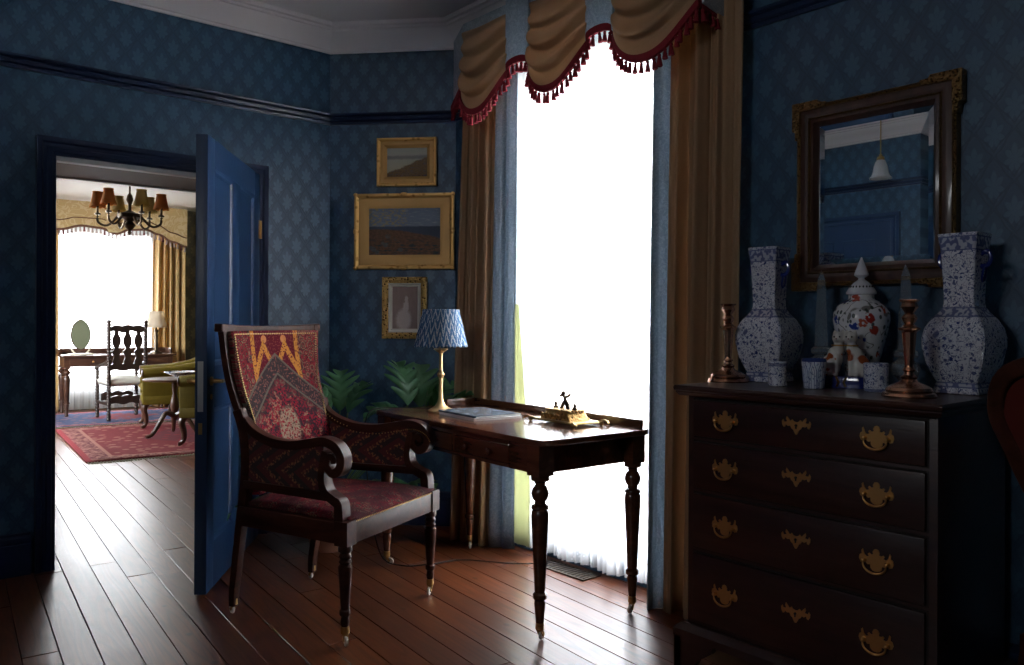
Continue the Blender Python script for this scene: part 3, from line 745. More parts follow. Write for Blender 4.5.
# ------------------------------------------------------------------ far room shell
FB, FZ, FR, FL_ = 7.2, 2.80, 2.9, -1.4
wa0 = far_hit(40, 330, FB)[0]; wa1 = far_hit(154, 330, FB)[0]
fz0, fz1 = 0.35, 2.45
w = MB(); w.box(FL_, wa0, FB, FB+.3, 0, FZ); w.box(wa1, FR, FB, FB+.3, 0, FZ); w.box(wa0, wa1, FB, FB+.3, 0, fz0); w.box(wa0, wa1, FB, FB+.3, fz1, FZ)
far_place(struct(w.build('wall_far', M_WPG), 'green papered wall behind the yellow curtains in the next room'))
far_place(struct(MB().box(FR, FR+.25, -.12, FB+.3, 0, FZ).build('wall_far_right', M_WPG2)))
SB0, SB1, SZ0, SZ1 = 3.4, 5.6, 0.70, 2.45
w = MB(); w.box(FL_-.25, FL_, -.25, SB0, 0, FZ); w.box(FL_-.25, FL_, SB1, FB+.3, 0, FZ); w.box(FL_-.25, FL_, SB0, SB1, 0, SZ0); w.box(FL_-.25, FL_, SB0, SB1, SZ1, FZ)
far_place(struct(w.build('wall_far_left', M_WPG2)))
fill_win4 = struct(bpy.data.objects.new('fill_window_4', None), 'added side window of the next room, out of sight, for fill light'); COL.objects.link(fill_win4); far_place(fill_win4)  # unseen window added to brighten the next room
f = MB(); f.box(FL_-.16, FL_-.06, SB0, SB0+.06, SZ0, SZ1); f.box(FL_-.16, FL_-.06, SB1-.06, SB1, SZ0, SZ1); f.box(FL_-.16, FL_-.06, SB0, SB1, SZ0, SZ0+.06); f.box(FL_-.16, FL_-.06, SB0, SB1, SZ1-.06, SZ1); f.box(FL_-.13, FL_-.09, (SB0+SB1)/2-.03, (SB0+SB1)/2+.03, SZ0, SZ1)
f.build('window_frame', M_WHITEP, fill_win4)
MB().box(FL_-.112, FL_-.108, SB0+.06, SB1-.06, SZ0+.06, SZ1-.06).build('pane', M_PANE, fill_win4)
portal(far_w(FL_-.30, (SB0+SB1)/2, (SZ0+SZ1)/2), (0, -PI/2, FANG), SZ1-SZ0, SB1-SB0)
far_place(struct(MB().box(FL_-.25, FR+.25, 0.05, FB+.3, FZ, FZ+.12).build('ceiling_far', M_CREAMW)))
struct(MB().box(-0.9, 3.95, LW+LT, LW+LT+.35, FZ, FZ+.12).build('ceiling_far_edge', M_CREAMW))
win2 = struct(bpy.data.objects.new('window_2', None), 'wide window behind the lace curtain in the next room'); COL.objects.link(win2); far_place(win2)
f = MB(); f.box(wa0, wa0+.06, FB+.08, FB+.2, fz0, fz1); f.box(wa1-.06, wa1, FB+.08, FB+.2, fz0, fz1); f.box(wa0, wa1, FB+.08, FB+.2, fz1-.06, fz1); f.box(wa0, wa1, FB+.06, FB+.22, fz0, fz0+.06)
f.build('window_frame', M_WHITEP, win2)
mid = far_hit(105, 300, FB+.1)[0]
f = MB(); f.box(mid-.04, mid+.04, FB+.09, FB+.17, fz0+.06, fz1-.06); f.build('mullion', M_WHITEP, win2)
f = MB(); f.box(wa0, wa1, FB+.10, FB+.15, 1.28, 1.34); f.build('glazing_bars', M_WHITEP, win2)
for x0, x1 in ((wa0+.06, mid-.04), (mid+.04, wa1-.06)):
    for z0, z1 in ((fz0+.06, 1.28), (1.34, fz1-.06)): MB().box(x0, x1, FB+.12, FB+.124, z0, z1).build('pane', M_PANE, win2)
p = far_w((wa0+wa1)/2, FB+.34, (fz0+fz1)/2)
portal(p, (-PI/2, 0, FANG), wa1-wa0+.1, fz1-fz0+.1)
# unseen window behind the camera, added to give the front room fill light
fill_win3 = struct(bpy.data.objects.new('fill_window_3', None), 'added high side window behind the camera for fill light'); COL.objects.link(fill_win3)
Y0, Y1, Z0, Z1 = 0.5, 1.4, 2.13, 2.64
f = MB(); f.box(-2.36, -2.26, Y0, Y0+.06, Z0, Z1); f.box(-2.36, -2.26, Y1-.06, Y1, Z0, Z1); f.box(-2.36, -2.26, Y0, Y1, Z0, Z0+.06); f.box(-2.36, -2.26, Y0, Y1, Z1-.06, Z1); f.box(-2.34, -2.30, (Y0+Y1)/2-.02, (Y0+Y1)/2+.02, Z0, Z1)
f.build('window_frame', M_WHITEP, fill_win3)
MB().box(-2.325, -2.321, Y0+.06, Y1-.06, Z0+.06, Z1-.06).build('pane', M_PANE, fill_win3)
portal((-2.56, (Y0+Y1)/2, (Z0+Z1)/2), (0, -PI/2, 0), Z1-Z0, Y1-Y0)
# ground outside
g = MB().box(-40, 60, -40, 80, -0.5, -0.45).build('ground', M_GROUND); struct(g, 'pale gravel ground outside the windows')
# ------------------------------------------------------------------ front window dressings
def drape(name_parts, top, bot, z0, z1, nf, amp, parent, s_split, m_a, m_b, flip=1, phase=0.0, turn=0.0):
    """hanging cloth between a top and a bottom plan line, split into main cloth and leading border"""
    tx, ty = top[1][0]-top[0][0], top[1][1]-top[0][1]
    L = math.hypot(tx, ty); nx, ny = -ty/L*flip, tx/L*flip
    def P(s, h):
        z = z1 + (z0-z1)*h
        x = (top[0][0]+tx*s)*(1-h) + (bot[0][0]+(bot[1][0]-bot[0][0])*s)*h
        y = (top[0][1]+ty*s)*(1-h) + (bot[0][1]+(bot[1][1]-bot[0][1])*s)*h
        a = amp*(0.75+0.45*h); ph = 2*PI*nf*s + phase + 0.5*math.sin(2.1*h+5*s)
        wv = math.sin(ph) + 0.35*math.sin(2.3*ph+1.3) + 0.15*math.sin(5.1*ph+h*2)
        if turn and s > s_split:
            q = (s-s_split)/(1-s_split); x += turn*q; a *= 1-.8*q
        return (x + nx*a*wv*0.7, y + ny*a*wv*0.7 + 0.006*math.sin(ph*1.7+2), z)
    nu = int(max(24, nf*18)); nv = 30
    o1 = MB().grid(lambda u, v: P(u*s_split, v), nu, nv).build(name_parts[0], m_a, parent, solid=0.006, ang=180, recalc=False)
    o2 = None
    if s_split < 1:
        o2 = MB().grid(lambda u, v: P(s_split+u*(1-s_split), v), 20, nv).build(name_parts[1], m_b, parent, solid=0.006, ang=180, recalc=False)
    return o1, o2
PF = 2.62
CX = 2.745
def yx(px, X): return on_x(px, 300, X)[1]
c1 = thing('curtain', 'tan linen curtain with a pale blue damask leading edge beside the three pictures', 'curtain', (0, 0, 0), 0, 'tan drawing room curtains')
drape(('panel', 'border'), ((CX, yx(463, CX)), (CX, yx(512, CX))), ((2.66, 3.60), (2.748, yx(510, 2.748))), 0.001, 2.70, 6.5, 0.036, c1, 0.66, M_TAN, M_BDAM, turn=0.035)
MB().grid(lambda u, v: (2.778+.004*math.sin(u*9+v*2), 3.20-(0.03+0.10*min(1, v*1.4))*u, 1.30-1.26*v), 8, 16).build('lining', M_LIME, c1, solid=0.003, ang=180, recalc=False, label='lime green lining turned towards the window')
c2 = thing('curtain', 'tan linen curtain with a blue damask leading edge beside the chest of drawers', 'curtain', (0, 0, 0), 0, 'tan drawing room curtains')
drape(('panel', 'border'), ((2.762, 1.80), (2.705, yx(651, 2.705))), ((2.752, 1.825), (2.665, 2.215)), 0.001, 2.70, 4.6, 0.050, c2, 0.76, M_TAN, M_BDAM, phase=0.9)
# sheers
def sheer(y0, y1, nf, seed, label):
    rr = random.Random(seed); ph = [rr.uniform(0, 6.28) for _ in range(4)]
    def P(s, v):
        y = y0+(y1-y0)*s; z = 2.68-2.65*v
        x = 2.808 + 0.016*math.sin(2*PI*nf*s+ph[0]+0.4*math.sin(3*v+4*s)) + 0.008*math.sin(2*PI*nf*2.3*s+ph[1]) + 0.010*v*math.sin(2*PI*3*s+ph[2])
        return (x, y + 0.006*math.sin(2*PI*nf*1.5*s+ph[3]), z + (0.006*math.sin(9*s+ph[1])))
    t = thing('sheer_curtain', label, 'curtain', (0, 0, 0), 0, 'white sheers in the tall window')
    split = 0.86
    MB().grid(lambda u, v: P(u*split, v), 150, 24).build('voile', M_SHEER, t, ang=180, recalc=False)
    MB().grid(lambda u, v: P(split+u*(1-split), v), 24, 24).build('lace_edge', M_LACE, t, ang=180, recalc=False)
    return t
ym = yx(584, 2.80)
sheer(3.36, ym-0.005, 17, 3, 'gathered white sheer curtain on the picture side of the window')
sheer(2.17, ym+0.03, 13, 5, 'gathered white sheer curtain on the mirror side of the window')

# swagged pelmet
pel = thing('pelmet', 'swagged tan and blue window pelmet with crimson tassel fringe', 'pelmet')
PZ, BZ, TZ, SZ = 2.810, 2.745, 2.475, 2.290
pb = [yx(p, PF) for p in (463, 510, 529.5, 590, 613.5, 700)]
pl = (2.74, 3.70); pr = (RW-.005, pb[5]-0.01)
# top band and board
MB().box(PF-.006, PF+.014, pb[5], pb[0], BZ, PZ).build('top_band', M_BDAM, pel, bevel=.003)
MB().prism([(PF+.012, pb[0]), (PF+.012, pb[5]), (RW-.004, pb[5]), (RW-.004, 3.72), (2.80, 3.76)], lambda p: (p[0], p[1], PZ-.02), lambda p: (p[0], p[1], PZ-.004)).build('pelmet_board', M_WALNUT, pel)
tas = MB().lathe([(0.0015, 0.0), (0.0015, -0.010), (0.006, -0.012), (0.008, -0.018), (0.006, -0.024), (0.0075, -0.027), (0.0125, -0.056), (0.0115, -0.058), (0.002, -0.057)], 10).mesh('tassel'); tas.materials.append(M_RED)
def trim_line(pts, nm='fringe_braid', sp=0.030):
    MB().sweep(pts, [(-.006, -.016), (.006, -.016), (.008, 0), (.006, .012), (-.006, .012), (-.008, 0)], (1, 0.2, 0)).build(nm, M_RED, pel, label='crimson braid along the lower edge') if False else None
    b = MB(); up = []
    for p in pts: b.v += [(p[0]-.009, p[1], p[2]-.016), (p[0]-.011, p[1], p[2]+.015), (p[0]+.006, p[1], p[2]+.015), (p[0]+.006, p[1], p[2]-.016)]
    n = len(pts)
    b.f += [(i*4+j, i*4+(j+1) % 4, (i+1)*4+(j+1) % 4, (i+1)*4+j) for i in range(n-1) for j in range(4)] + [(0, 1, 2, 3), ((n-1)*4+3, (n-1)*4+2, (n-1)*4+1, (n-1)*4)]
    b.build(nm, M_RED, pel)
    L = [0]
    for i in range(1, n): L.append(L[-1]+(Vector(pts[i])-Vector(pts[i-1])).length)
    cnt = max(1, int(L[-1]/sp)); j = 0
    for q in range(cnt):
        d = (q+.5)/cnt*L[-1]
        while L[j+1] < d: j += 1
        f = (d-L[j])/max(1e-6, L[j+1]-L[j]); p = Vector(pts[j]).lerp(Vector(pts[j+1]), f)
        o = bpy.data.objects.new('tassel', tas); COL.objects.link(o); o.parent = pel; o.location = (p.x-.002, p.y, p.z-.008); o.rotation_euler = (random.uniform(-.12, .12), random.uniform(-.12, .12), random.random()*6)
        s = random.uniform(.9, 1.08); o.scale = (s, s, s)
def swag(ya, yb, k):
    def P(u, t):
        s = u*2-1; zb = SZ + (TZ-0.01-SZ)*abs(s)**2.3
        z = BZ+.012 - t*(BZ+.012-zb) - 0.018*t*(1-t)*(1-s*s)
        out = 0.012 + 0.070*math.sin(PI*min(1, t*0.62+.06))*(1-s**4)
        nf = 4.6; skew = t + 0.05*s*(1-t)
        rip = 0.5+0.5*math.cos(2*PI*nf*skew*0.86+0.6)
        fade = 1-1/(1+math.exp(-(t-0.82)*40))
        out += 0.075*(rip-0.5)*(1-0.6*s*s)*(0.35+0.65*t)*fade
        z -= 0.020*rip*fade*(1-s*s)
        return (PF-out, ya+(yb-ya)*u, z)
    MB().grid(P, 36, 60).build('swag', M_TAN, pel, solid=0.004, ang=180, recalc=False)
    trim_line([P(i/28, 1.0) for i in range(29)])
swag(pb[0], pb[1], 0); swag(pb[2], pb[3], 1); swag(pb[4], pb[5], 2)
def tab(ya, yb, n=6):
    yc = (ya+yb)/2; hw = abs(ya-yb)/2
    poly = [(ya+.012, PZ+.004), (ya+.012, TZ-.01)] + [(yc+hw*math.cos(PI*i/8), TZ+0.005+0.022*math.sin(PI*i/8)) for i in range(1, 8)] + [(yb-.012, TZ-.01), (yb-.012, PZ+.004)]
    MB().prism(poly, lambda p: (PF-.030, p[0], p[1]), lambda p: (PF-.014, p[0], p[1])).build('tab', M_BDAM, pel, bevel=.002)
    trim_line([(PF-.024, yc+(hw+.005)*math.cos(PI*i/10), TZ+.002+0.024*math.sin(PI*i/10)) for i in range(11)])
tab(pb[1], pb[2]); tab(pb[3], pb[4])
# end pieces
def endpiece(p0, p1, nm):
    d = Vector((p1[0]-p0[0], p1[1]-p0[1])); n = Vector((d.y, -d.x)).normalized()*0.012
    zl, zr = 2.46, 2.42
    b = MB().prism([(0, PZ), (0, zl), (1, zr), (1, PZ)], lambda q: (p0[0]+d.x*q[0], p0[1]+d.y*q[0], q[1]), lambda q: (p0[0]+d.x*q[0]+n.x, p0[1]+d.y*q[0]+n.y, q[1]))
    b.build(nm, M_BDAM, pel)
    trim_line([(p0[0]+d.x*t-.01, p0[1]+d.y*t, zl+(zr-zl)*t) for t in (0, .25, .5, .75, 1.0)])
endpiece((PF-.004, pb[0]+.004), pl, 'return')
endpiece((PF-.004, pb[5]-.004), pr, 'return')
# ------------------------------------------------------------------ writing table by the window
def caster(parent, x, y, ang, s=1.0, wheel=None):
    c = MB().lathe([(0.016*s, 0.070*s), (0.017*s, 0.045*s), (0.012*s, 0.038*s)], 14, (x, y, 0))
    dx, dy = math.cos(ang), math.sin(ang); q = 0.016*s
    for sd in (-1, 1):
        c.bar([(x - dy*sd*.008*s, y + dx*sd*.008*s, 0.040*s), (x + dx*q - dy*sd*.009*s, y + dy*q + dx*sd*.009*s, 0.018*s)], 0.004*s, 0.012*s, (dx, dy, 0))
    o = c.build('caster', M_BRASS, parent)
    w = MB().lathe([(0.008*s, -.006*s), (0.0165*s, -.005*s), (0.018*s, 0), (0.0165*s, .005*s), (0.008*s, .006*s)], 16)
    w.xf(Matrix.Translation((x+dx*q, y+dy*q, 0.018*s)) @ Matrix.Rotation(ang, 4, 'Z') @ Matrix.Rotation(PI/2, 4, 'X'))
    w.build('caster_wheel', wheel or M_CERA, o)
tb = thing('writing_table', 'mahogany writing table with turned legs in front of the tall window', 'table', (2.345, 2.80, 0), math.radians(-3.3))
TH = 0.765
def rrect(hx, hy, r, n=6):
    out = []
    for cx, cy, a0 in ((hx-r, hy-r, 0), (-hx+r, hy-r, 90), (-hx+r, -hy+r, 180), (hx-r, -hy+r, 270)):
        for i in range(n+1): a = math.radians(a0+90*i/n); out.append((cx+r*math.cos(a), cy+r*math.sin(a)))
    return out
MB().prism(rrect(0.30, 0.66, 0.05), lambda p: (p[0], p[1], TH-.024), lambda p: (p[0], p[1], TH)).build('table_top', M_MAHT, tb, bevel=.006, seg=3)
gal = MB(); gal.box(0.276, 0.294, -0.61, 0.618, TH-.001, TH+.034); gal.box(0.10, 0.277, 0.60, 0.618, TH-.001, TH+.034)
gal.build('gallery', M_MAHT, tb, bevel=.004)
ap = MB(); ap.box(0.235, 0.255, -.575, .575, .625, .742); ap.box(-.23, .235, .560, .580, .625, .742); ap.box(-.23, .235, -.580, -.560, .625, .742)
ap.box(-.255, -.235, -.575, -.40, .625, .742); ap.box(-.255, -.235, .40, .575, .625, .742); ap.box(-.255, -.235, -.40, .40, .715, .742); ap.box(-.255, -.235, -.40, .40, .625, .640); ap.box(-.255, -.235, -.012, .012, .64, .715)
ap.build('apron', M_MAHT, tb, bevel=.002)
knob = [(0.006, 0), (0.007, 0.012), (0.015, 0.018), (0.016, 0.026), (0.010, 0.033), (0.002, 0.034)]
for y0, y1 in ((-.398, -.014), (.014, .398)):
    d = MB().box(-.258, -.240, y0, y1, .642, .713).build('drawer', M_MAHT, tb, bevel=.003)
    for yy in ((y0*.72+y1*.28), (y0*.28+y1*.72)):
        MB().lathe(knob, 14).xf(Matrix.Translation((-.258, yy, .678)) @ Matrix.Rotation(-PI/2, 4, 'Y')).build('knob', M_MAHT, d)
tleg = [(0.030, .63), (0.036, .622), (0.036, .608), (0.022, .600), (0.019, .590), (0.029, .577), (0.035, .557), (0.029, .537), (0.021, .527), (0.021, .518), (0.032, .511), (0.034, .501), (0.029, .495), (0.033, .488), (0.034, .470), (0.021, .192), (0.019, .184), (0.027, .176), (0.027, .162), (0.019, .154), (0.022, .142), (0.021, .130), (0.015, .066), (0.0165, .060)]
for (x, y, a) in ((-.252, -.595, 0.4), (.245, -.595, 3.4), (-.252, .595, -.8), (.245, .595, 4.2)):
    l = MB().lathe(tleg, 20, (x, y, 0)); l.box(x-.036, x+.036, y-.036, y+.036, .625, .742)
    lo = l.build('leg', M_MAHT, tb)
    caster(tb, x, y, a)

# ------------------------------------------------------------------ table lamp
lp = thing('table_lamp', 'brass table lamp with a pleated blue and white ikat shade', 'lamp', (2.30, 3.20, TH))
MB().lathe([(0.062, 0), (0.064, 0.006), (0.060, 0.010), (0.048, 0.016), (0.030, 0.026), (0.018, 0.042), (0.012, 0.065), (0.010, 0.10)], 28).build('base', M_GOLDL, lp)
MB().lathe([(0.010, .10), (0.010, .165), (0.013, .168), (0.016, .175), (0.019, .182), (0.016, .189), (0.013, .194), (0.0095, .197), (0.0085, .285), (0.014, .290), (0.030, .300), (0.036, .304), (0.034, .309), (0.010, .311), (0.010, .35)], 20).build('stem', M_GOLDL, lp)
sh = MB(); N = 120
for zz, r, in ((0.318, .128), (0.326, .127), (0.36, .119), (0.42, .105), (0.47, .093), (0.492, .088), (0.50, .088)):
    for i in range(N):
        a = 2*PI*i/N; pl_ = (0.0016 if i % 2 else -0.0016) + (0.0025*math.sin(i*0.9) if zz < .32 else 0)
        sh.v.append(((r+pl_)*math.cos(a), (r+pl_)*math.sin(a), zz + (0.004*math.sin(i*PI/2.5) if zz < .32 else 0)))
sh.f += [(j*N+i, j*N+(i+1) % N, (j+1)*N+(i+1) % N, (j+1)*N+i) for j in range(6) for i in range(N)]
so = sh.build('lamp_shade', M_IKAT, lp, solid=.0015, ang=180)
MB().tube([(0.0885*math.cos(2*PI*i/40), 0.0885*math.sin(2*PI*i/40), .497) for i in range(40)], .0028, 6, closed=True).build('shade_trim', M_IKAT, so)
MB().lathe([(0.012, .35), (0.012, .372), (0.004, .376)], 12).build('bulb_holder', M_BRASSD, lp)
cord = [(2.33, 3.26, TH+.004), (2.20, 3.42, TH+.006), (2.06, 3.47, TH-.01), (2.045, 3.475, .60), (2.06, 3.46, .30), (2.10, 3.42, .05), (2.17, 3.33, .005), (2.30, 3.26, .005), (2.45, 3.22, .005), (2.60, 3.02, .005), (2.74, 2.90, .005)]
tag(MB().tube(cr(cord, 8), .0032, 6).build('lamp_cord', M_BLACK), 'thin dark lamp cord dropping from the table to the floor', 'cord')

# ------------------------------------------------------------------ magazines
def magazine(loc, rz, w, h, t, label, cm):
    m = thing('magazine', label, 'magazine', loc, rz, 'magazines on the writing table')
    MB().box(-w/2+.001, w/2-.001, -h/2+.002, h/2-.001, .001, t-.001).build('pages', M_PAPER, m)
    c = MB(); c.box(-w/2, w/2, -h/2, h/2, t-.0015, t); c.box(-w/2, w/2, -h/2, h/2, 0, .0015); c.box(-w/2-.001, -w/2+.001, -h/2, h/2, 0, t)
    c.build('cover', cm, m)
magazine((2.335, 2.935, TH), math.radians(-9), .25, .34, .011, 'lower of the two stacked magazines, pale page edges showing', M_PAPER)
magazine((2.338, 2.945, TH+.011), math.radians(-6), .245, .335, .009, 'upper of the two stacked magazines, dark grey blue cover', M_COVER)

# ------------------------------------------------------------------ brass inkstand
ik = thing('inkstand', 'ornate brass inkstand with a small leaping figure on its lid', 'inkstand', (2.450, 2.485, TH), math.radians(-6))
MB().prism(rrect(.082, .150, .02, 4), lambda p: (p[0], p[1], .012), lambda p: (p[0]*.93, p[1]*.95, .020)).build('tray', M_BRASS, ik, bevel=.002)
for sx in (-1, 1):
    for sy in (-1, 1):
        MB().sphere((sx*.078, sy*.148, .011), (.011, .013, .011)).tube([(sx*.07, sy*.13, .016), (sx*.085, sy*.155, .024), (sx*.092, sy*.175, .018), (sx*.086, sy*.185, .012)], .005, 6).build('foot', M_BRASS, ik)
bx_ = MB()
for (q0, q1, z0, z1) in ((1.0, .93, .020, .030), (.90, .74, .030, .058), (.80, .80, .058, .063)):
    a = rrect(.060*q0, .105*q0, .006, 2); b_ = rrect(.060*q1, .105*q1, .006, 2); n = len(a)
    bx_.add([(p[0], p[1], z0) for p in a]+[(p[0], p[1], z1) for p in b_], [tuple(range(n)), tuple(range(n, 2*n))]+[(i, (i+1) % n, n+(i+1) % n, n+i) for i in range(n)])
bx_.build('casket', M_GILT, ik)
for i in range(9):
    yy = -.09+.0225*i
    MB().sphere((-.056, yy, .036), (.006, .008, .009), 8, 6).build('boss', M_BRASS, ik)
fg = MB(); fg.tube([(0, -.022, .063), (0, -.016, .080), (0, -.004, .094), (0, 0, .105), (0, .006, .118)], lambda t: .0085+.003*math.sin(t*5), 8); fg.tube([(0, .026, .063), (0, .018, .080), (0, .002, .096)], .008, 8)
fg.tube([(0, .004, .112), (0, -.018, .118), (0, -.034, .128)], .006, 6); fg.tube([(0, .006, .116), (0, .022, .124), (0, .034, .118)], .006, 6); fg.sphere((0, .012, .130), .010)
fg.build('figure', M_BRONZE, ik)
for yy in (-.065, .065): MB().lathe([(.010, .063), (.012, .070), (.006, .077), (.009, .083), (.001, .092)], 10, (0, yy, 0)).build('finial', M_BRONZE, ik)

# ------------------------------------------------------------------ carpet-upholstered armchair
ac = thing('armchair', 'scroll-armed mahogany armchair upholstered in red kilim carpet', 'armchair', (1.666, 2.995, 0), math.radians(204.3))
def hw(s): return 0.2497 + 0.0845*s
def fl(z): return max(0, z-.80)*.115
def sp(s, z, side, off=0.0): return (side*(hw(s)+off+fl(z)), s*.853-.36, z)
arm = cr([(-.046, 1.185), (-.036, 1.045), (-.014, .935), (.030, .838), (.105, .768), (.235, .728), (.37, .722), (.49, .738), (.575, .750), (.645, .735), (.682, .695), (.672, .652), (.632, .636), (.600, .662), (.612, .694), (.638, .690), (.642, .672)], 7)
sup = cr([(.590, .715), (.572, .650), (.570, .598), (.592, .558), (.640, .535), (.668, .518), (.672, .450)], 6)
rear = cr([(.030, .845), (.062, .760), (.078, .68), (.078, .60), (.064, .50), (.050, .44), (.030, .34), (.006, .20), (-.012, .10), (-.014, .035)], 6)
for side in (1, -1):
    n = len(arm)
    MB().bar([sp(s, z, side) for s, z in arm], lambda t: .028+.006*min(1, t*3)-.014*max(0, (t-.72)/.28), lambda t: .030+.020*min(1, max(0, (t-.15)/.3)), (1, 0, 0)).build('arm_frame', M_MAH, ac, bevel=.009, seg=3)
    MB().bar([sp(s, z, side) for s, z in sup], lambda t: .026+.014*t, .050, (1, 0, 0)).build('arm_support', M_MAH, ac, bevel=.008, seg=3)
    MB().bar([sp(s, z, side) for s, z in rear], lambda t: .046-.018*t, lambda t: .046-.014*t, (1, 0, 0)).build('rear_leg', M_MAH, ac, bevel=.004)
    MB().bar([sp(.075, .545, side), sp(.60, .545, side)], .046, .032, (0, 0, 1)).build('arm_rail', M_MAH, ac, bevel=.003)
    MB().bar([sp(.045, .415, side), sp(.69, .415, side)], .046, .078, (0, 0, 1)).build('seat_rail', M_MAH, ac, bevel=.003)
    poly = [(.085, .562), (.590, .562), (.560, .60), (.562, .66), (.575, .735), (.49, .728), (.37, .712), (.235, .718), (.12, .757), (.085, .78)]
    MB().prism(poly, lambda p: sp(p[0], p[1], side, -.014), lambda p: sp(p[0], p[1], side, .014)).build('arm_panel', M_KSIDE, ac, label='dark patterned carpet arm panel')
    x, y, _ = sp(.690, 0, side)
    MB().box(x-.029, x+.029, y-.029, y+.029, .372, .462).lathe([(.024, .372), (.027, .362), (.027, .350), (.018, .342), (.025, .330), (.018, .320), (.025, .310), (.019, .301), (.027, .292), (.026, .275), (.016, .135), (.021, .128), (.021, .114), (.014, .106), (.017, .085), (.013, .066)], 18, (x, y, 0)).build('front_leg', M_MAH, ac)
    caster(ac, x, y, .9 if side > 0 else .2)
    xr, yr, _ = sp(-.014, 0, side); caster(ac, xr, yr, -1.9, .95)
    # nail heads
    nl = MB()
    for i in range(4, 78):
        s, z = arm[int(i/78*(len(arm)*0.62))]
        nl.sphere(sp(s+.022, z-.022 if s > .2 else z-.008, side, -.026), .0026, 6, 4)
    nl.build('nail_trim', M_BRASSD, ac, kind='stuff')
stile = cr([(-.036, 1.160), (-.024, 1.045), (-.002, .935), (.038, .838), (.070, .75), (.098, .64), (.108, .50)], 6)
def backf(u, v):
    k = v*(len(stile)-1); i = min(int(k), len(stile)-2); f = k-i
    s = stile[i][0]*(1-f)+stile[i+1][0]*f; z = stile[i][1]*(1-f)+stile[i+1][1]*f; q = 2*u-1
    return (q*(hw(s)-.010+fl(z)), s*.853-.352 - .030*(1-q*q) + .012*math.sin(PI*v)*(1-q**6), z)
MB().grid(backf, 20, 30).build('backrest', M_KBACK, ac, solid=.03, ang=60, label='red and orange carpet-patterned backrest', recalc=False)
tp = [((2*i/16-1)*(hw(-.046)+.026+fl(1.18)), -.400 - .032*(1-(2*i/16-1)**2), 1.176-.010*(1-(2*i/16-1)**2)) for i in range(17)]
MB().bar(tp, .040, .034).build('top_rail', M_MAH, ac, bevel=.008, seg=3)
nl = MB()
for i in range(46): p = backf(.04+.92*i/45, .025); nl.sphere((p[0], p[1]+.020, p[2]), .0030, 6, 4)
for sdv in (.035, .965):
    for i in range(44): p = backf(sdv, .03+.60*i/43); nl.sphere((p[0], p[1]+.019, p[2]), .0030, 6, 4)
nl.build('nail_trim', M_BRASS, ac, kind='stuff', label='row of brass nail heads round the back')
def seatf(u, v):
    q = 2*u-1; s = .07+.645*v; w_ = 2*v-1
    return (q*(hw(s)-.006), s*.853-.36, .452+.040*(1-q**4)*(1-w_**6)+.004)
MB().grid(seatf, 18, 18).build('seat', M_KSEAT, ac, solid=.03, ang=70, recalc=False, label='red carpet seat cushion')
MB().bar([(-hw(.70), .236, .413), (hw(.70), .236, .413)], .034, .080).build('front_rail', M_MAH, ac, bevel=.006)
MB().bar([(-hw(.06), -.30, .413), (hw(.06), -.30, .413)], .034, .078).build('back_rail', M_MAH, ac, bevel=.003)
MB().bar([(-hw(.08), -.285, .53), (hw(.08), -.285, .53)], .03, .04).build('back_rail', M_MAH, ac, bevel=.003)
nl = MB()
for i in range(60): nl.sphere((-hw(.7)+2*hw(.7)*(i+.5)/60, .253, .456), .0026, 6, 4)
nl.build('nail_trim', M_BRASSD, ac, kind='stuff')

# ------------------------------------------------------------------ pictures on the corner wall
cn = Vector((-CHD.y, CHD.x)) * -1          # normal into the room
cn = Vector((-0.57, -0.52)).normalized() if Vector((-0.57, -0.52)).dot(Vector((CHD.x, CHD.y))) < 1e9 else cn
cn = Vector((CHD.y, -CHD.x)); 
if cn.x > 0: cn = -cn
PANG = math.atan2(CHD.y, CHD.x)
def picture(nm, label, s0, s1, z0, z1, fw, mw, fm, mm, am, ornate=0, inner=None):
    c = Vector(A2) + Vector((CHD.x, CHD.y))*((s0+s1)/2); W, Hh = s1-s0, z1-z0
    t = thing(nm, label, 'picture', (c.x+cn.x*.004, c.y+cn.y*.004, (z0+z1)/2), PANG, 'framed pictures on the corner wall')
    def ringf(o0, o1, d0, d1, mm_, part, bev=0):
        """frame ring between inset o0 (outer) and o1 (inner); depth d0->d1 towards the room (-y local)"""
        b = MB(); vs = []
        for o, d in ((o0, 0), (o0, d0), ((o0*.5+o1*.5), max(d0, d1)+.003), (o1, d1), (o1, 0)):
            x, z = W/2-o, Hh/2-o
            vs += [(-x, -d, -z), (x, -d, -z), (x, -d, z), (-x, -d, z)]
        fs = [(r*4+i, r*4+(i+1) % 4, ((r+1) % 5)*4+(i+1) % 4, ((r+1) % 5)*4+i) for r in range(5) for i in range(4)]
        return b.add(vs, fs).build(part, mm_, t, bevel=bev)
    ringf(0, fw, .030, .022, fm, 'frame', .002)
    ringf(fw, fw+mw, .018, .008, mm, 'mount')
    i = fw+mw
    if inner: ringf(i, i+inner, .010, .009, M_CREAMM, 'inner_mount'); i += inner
    MB().box(-W/2+i-.002, W/2-i+.002, -.007, -.003, -Hh/2+i-.002, Hh/2-i+.002).build('painting', am, t)
    if ornate:
        for sx in (-1, 0, 1):
            for sz in (-1, 0, 1):
                if (sx or sz):
                    MB().sphere((sx*(W/2-.008), -.026, sz*(Hh/2-.006)), (.026 if sx == 0 else .014, .010, .022 if sz == 0 else .012), 10, 6).build('ornament', fm, t)
    return t
picture('landscape_painting', 'small landscape painting in a plain gilt frame, topmost of the three', .300, .660, 2.010, 2.296, .020, .038, M_GILTS, M_GILTM, M_PSHORE)
picture('landscape_painting', 'wide moorland painting in a broad gold frame, middle of the three', .163, .768, 1.517, 1.966, .026, .060, M_GILTS, M_GILTM, M_PMOOR, 1)
